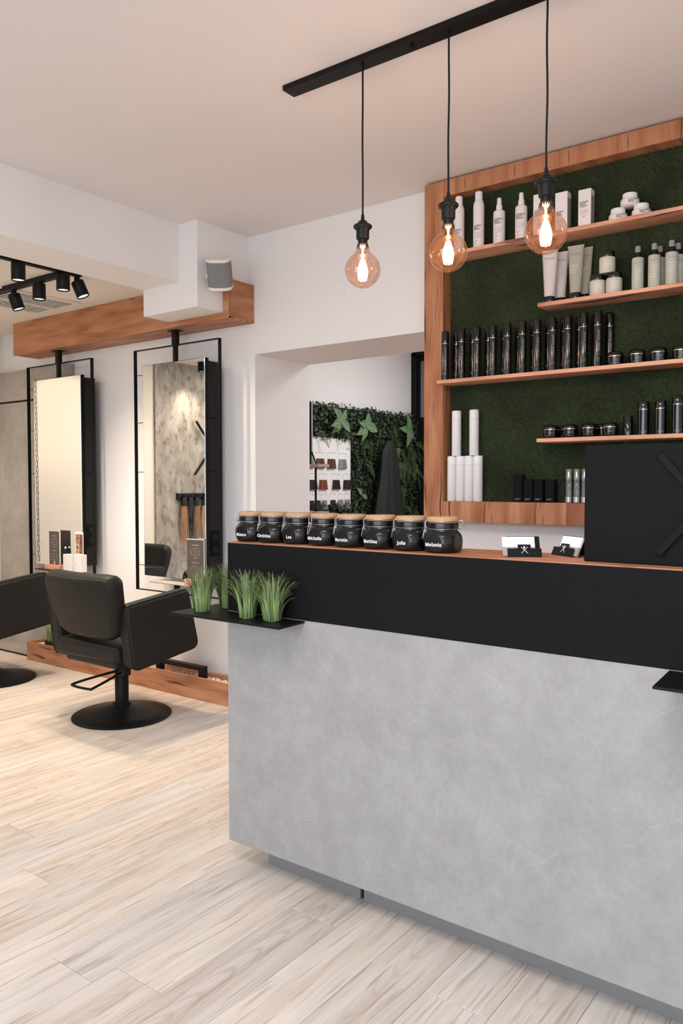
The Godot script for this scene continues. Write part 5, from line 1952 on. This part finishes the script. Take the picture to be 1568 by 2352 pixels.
	for k in 5:
		var front := k < 3
		var x: float = [-0.987, -0.922, -0.855, -0.915, -0.845][k]
		var t := thing("sage_spray", ("%s sage green pump bottle from the left in the front row of the second shelf" % ordinal(k)) if front else ["sage green pump bottle at the back, behind the second front one", "sage green pump bottle at the back, behind the third front one"][k - 3], "spray bottle", Vector3(x, S[1], z if front else zr), 0.0, "sage pump bottles on the second shelf")
		obj("body", lathed([Vector2(0, 0), Vector2(0.022, 0), Vector2(0.0238, 0.002), Vector2(0.0238, 0.13), Vector2(0.0225, 0.134), Vector2(0.015, 0.1365), Vector2(0, 0.1365)], 32), M["sage_pack"], t)
		obj("collar", lathed([Vector2(0, 0.1366), Vector2(0.0152, 0.1366), Vector2(0.0142, 0.156), Vector2(0, 0.156)], 28), M["black_plastic"], t)
		obj("nozzle", lathed([Vector2(0, 0.1561), Vector2(0.0112, 0.1561), Vector2(0.0108, 0.18), Vector2(0.0095, 0.1825), Vector2(0, 0.183)], 24), M["grey_print"], t)
		var pr := MB.new()
		word(pr, "NOROUGE", 0.0078, Transform3D(Basis(), Vector3(ang * 0.0238, 0.112, 0.0002)), font_plain, 0.0238, 0.0003)
		obj("lettering", pr, M["grey_print"], t)
		var sp := MB.new()
		for q in 5:
			bar_on(sp, -0.013, 0.010 - 0.002 * q, 0.09 - q * 0.011, 0.002, 0.0238, ang)
		obj("small_print", sp, M["white_print"], t)
	# --- third shelf: tall black bottles in two rows, black jars
	var bx := [-1.883, -1.795, -1.715, -1.634, -1.561, -1.489, -1.419, -1.348, -1.279, -1.209, -1.149]
	var proto: Node3D = null
	for row in 2:
		for k in 11:
			var label := "%s tall black bottle from the oak frame on the third shelf, %s row" % [ordinal(k), ["front", "back"][row]]
			var at := Vector3(bx[k] + (0.0 if row == 0 else 0.032), S[2], z if row == 0 else zr)
			if proto == null:
				proto = black_bottle(label, at, 0.018, 0.238, 0.177, true, "tall black bottles on the third shelf")
			else:
				dup(proto, label, at)
	var jproto: Node3D = null
	for k in 4:
		var label := "%s black gloss jar right of the tall bottles on the third shelf" % ordinal(k)
		var at := Vector3([-1.074, -0.984, -0.9, -0.814][k], S[2], z)
		if jproto == null:
			jproto = black_jar(label, at)
		else:
			dup(jproto, label, at)
	# --- fourth shelf
	for k in 4:
		var j := dup(jproto, "%s black gloss jar from the left end of the fourth shelf" % ordinal(k), Vector3([-1.352, -1.266, -1.182, -1.092][k], S[3], z))
		j.set_meta("group", "black jars on the fourth shelf")
	for k in 2:
		var j := dup(jproto, "black gloss jar at the back of the fourth shelf, behind the %s front jar" % ordinal(k * 2), Vector3([-1.308, -1.138][k], S[3], zr + 0.002))
		j.set_meta("group", "black jars on the fourth shelf")
	var sb := black_bottle("short black bottle between the jars and taller bottles on the fourth shelf", Vector3(-1.018, S[3], z), 0.019, 0.082, 0.0, false, "black bottles on the fourth shelf")
	sb.set_meta("kind", "thing")
	for k in 3:
		var h: float = [0.14, 0.14, 0.153][k]
		black_bottle("%s taller black bottle with a pale band on the fourth shelf, above the black box" % ordinal(k), Vector3([-0.956, -0.889, -0.823][k], S[3], z), 0.0225, h, h - 0.035, false, "black bottles on the fourth shelf")
	# --- bottom of the frame: white cans, black cartons, clear atomisers
	var cl := ["first white can from the left at the bottom of the oak frame", "second white can from the left at the bottom of the oak frame", "third white can from the left at the bottom of the oak frame", "fourth white can from the left at the bottom of the oak frame", "left white can standing on top of the row of four", "right white can standing on top of the row of four"]
	for k in 6:
		var x: float = [-1.866, -1.8195, -1.773, -1.7265, -1.842, -1.748][k]
		var t := thing("white_can", cl[k], "spray can", Vector3(x, S[4] + (0.2175 if k > 3 else 0.0), -3.382), 0.0, "plain white cans at the bottom of the frame")
		var r := 0.0226
		obj("body", lathed([Vector2(0, 0), Vector2(r - 0.002, 0), Vector2(r, 0.003), Vector2(r, 0.1735), Vector2(r - 0.0012, 0.1745), Vector2(0, 0.1745)], 36), M["white_can"], t)
		obj("cap", lathed([Vector2(0, 0.1746), Vector2(r - 0.0004, 0.1746), Vector2(r, 0.176), Vector2(r, 0.2115), Vector2(r - 0.002, 0.2155), Vector2(r - 0.005, 0.217), Vector2(0, 0.2172)], 36), M["white_cap"], t)
	for k in 4:
		var h: float = [0.126, 0.104, 0.104, 0.103][k]
		var t := thing("black_carton", ["tallest of the small black cartons at the bottom of the frame", "short black carton next to the tallest one", "short black carton, third from the left", "short black carton nearest to the clear bottles"][k], "box", Vector3([-1.518, -1.469, -1.42, -1.366][k], S[4], -3.385), 0.0, "black cartons at the bottom of the frame")
		obj("body", boxm(Vector3(-0.021, 0, -0.018), Vector3(0.021, h, 0.018), 0.0006), M["black_box"], t)
		var pr := MB.new()
		for q in 2:
			bar_on(pr, -0.014, 0.012 - 0.006 * q, 0.016 - q * 0.005, 0.0018, 0, 0, 0.0182)
		obj("print", pr, M["grey_print"], t)
	for k in 3:
		var t := thing("atomiser", ["first clear pump bottle from the left at the bottom of the frame", "second clear pump bottle from the left at the bottom of the frame", "clear pump bottle half hidden by the tall black box"][k], "bottle", Vector3([-1.285, -1.2495, -1.214][k], S[4], -3.385), 0.0, "clear pump bottles")
		obj("bottle", lathed([Vector2(0, 0.001), Vector2(0.0145, 0.001), Vector2(0.0152, 0.003), Vector2(0.0152, 0.026), Vector2(0.0125, 0.029), Vector2(0.0122, 0.1), Vector2(0.0135, 0.102), Vector2(0.0145, 0.105)], 28), M["clear_plastic"], t)
		obj("base_insert", lathed([Vector2(0.012, 0.002), Vector2(0.0138, 0.002), Vector2(0.0138, 0.025), Vector2(0.012, 0.025)], 24), M["chrome"], t)
		obj("pump", lathed([Vector2(0, 0.096), Vector2(0.0085, 0.096), Vector2(0.0105, 0.103), Vector2(0.0105, 0.121), Vector2(0.007, 0.123), Vector2(0.0065, 0.138), Vector2(0.005, 0.14), Vector2(0, 0.14)], 24), M["chrome"], t)
		obj("hood", lathed([Vector2(0.014, 0.104), Vector2(0.0135, 0.142), Vector2(0.012, 0.148), Vector2(0, 0.149)], 28), M["clear_plastic"], t)


func black_bottle(label: String, at: Vector3, r: float, h: float, band: float, script: bool, group: String) -> Node3D:
	var t := thing("black_bottle", label, "bottle", at, 0.0, group)
	if band > 0.0:
		obj("body", lathed([Vector2(0, 0), Vector2(r * 0.9, 0), Vector2(r, 0.002), Vector2(r, band - 0.0015), Vector2(0, band - 0.0014)], 32), M["black_gloss"], t)
		obj("band", lathed([Vector2(0, band - 0.0013), Vector2(r + 0.0003, band - 0.0013), Vector2(r + 0.0003, band + 0.0013), Vector2(0, band + 0.0014)], 32), M["gold_band"], t)
		obj("cap", lathed([Vector2(0, band + 0.0015), Vector2(r, band + 0.0015), Vector2(r, h - 0.008), Vector2(r * 0.9, h - 0.003), Vector2(r * 0.6, h - 0.0005), Vector2(0, h)], 32), M["black_gloss"], t)
	else:
		obj("body", lathed([Vector2(0, 0), Vector2(r * 0.9, 0), Vector2(r, 0.002), Vector2(r, h - 0.003), Vector2(r * 0.9, h - 0.0005), Vector2(0, h)], 32), M["black_gloss"], t)
	var pr := MB.new()
	if script:
		word(pr, "Susan Kraud", 0.0145, Transform3D(Basis(Vector3(0, 0, 1), PI / 2), Vector3(r * 0.5, 0.112, 0.0002)), font_serif, r, 0.0003)
		word(pr, "KERATIN", 0.006, Transform3D(Basis(Vector3(0, 0, 1), PI / 2), Vector3(r * 0.06, 0.1, 0.0002)), font_plain, r, 0.0003)
	for k in 3:
		bar_on(pr, -r * 0.55, r * (0.6 - 0.2 * k), 0.038 - 0.0045 * k if script else 0.016 - 0.003 * k, 0.001, r, 0.3)
	obj("lettering", pr, M["grey_print"], t)
	return t


func black_jar(label: String, at: Vector3) -> Node3D:
	var t := thing("black_jar", label, "jar", at, 0.0, "black jars on the third shelf")
	obj("body", lathed([Vector2(0, 0), Vector2(0.026, 0), Vector2(0.0295, 0.002), Vector2(0.0325, 0.02), Vector2(0.0335, 0.037), Vector2(0, 0.0372)], 40), M["black_gloss"], t)
	obj("band", lathed([Vector2(0, 0.0373), Vector2(0.0338, 0.0373), Vector2(0.0338, 0.0398), Vector2(0, 0.0399)], 40), M["gold_band"], t)
	obj("lid", lathed([Vector2(0, 0.04), Vector2(0.0335, 0.04), Vector2(0.033, 0.047), Vector2(0.030, 0.0535), Vector2(0.024, 0.0575), Vector2(0, 0.059)], 40), M["black_gloss"], t)
	var pr := MB.new()
	bar_on(pr, -0.008, 0.014, 0.024, 0.0012, 0.0328, 0.3)
	bar_on(pr, -0.008, 0.012, 0.019, 0.001, 0.0325, 0.3)
	bar_on(pr, -0.018, 0.02, 0.01, 0.001, 0.0315, 0.3)
	obj("lettering", pr, M["grey_print"], t)
	return t
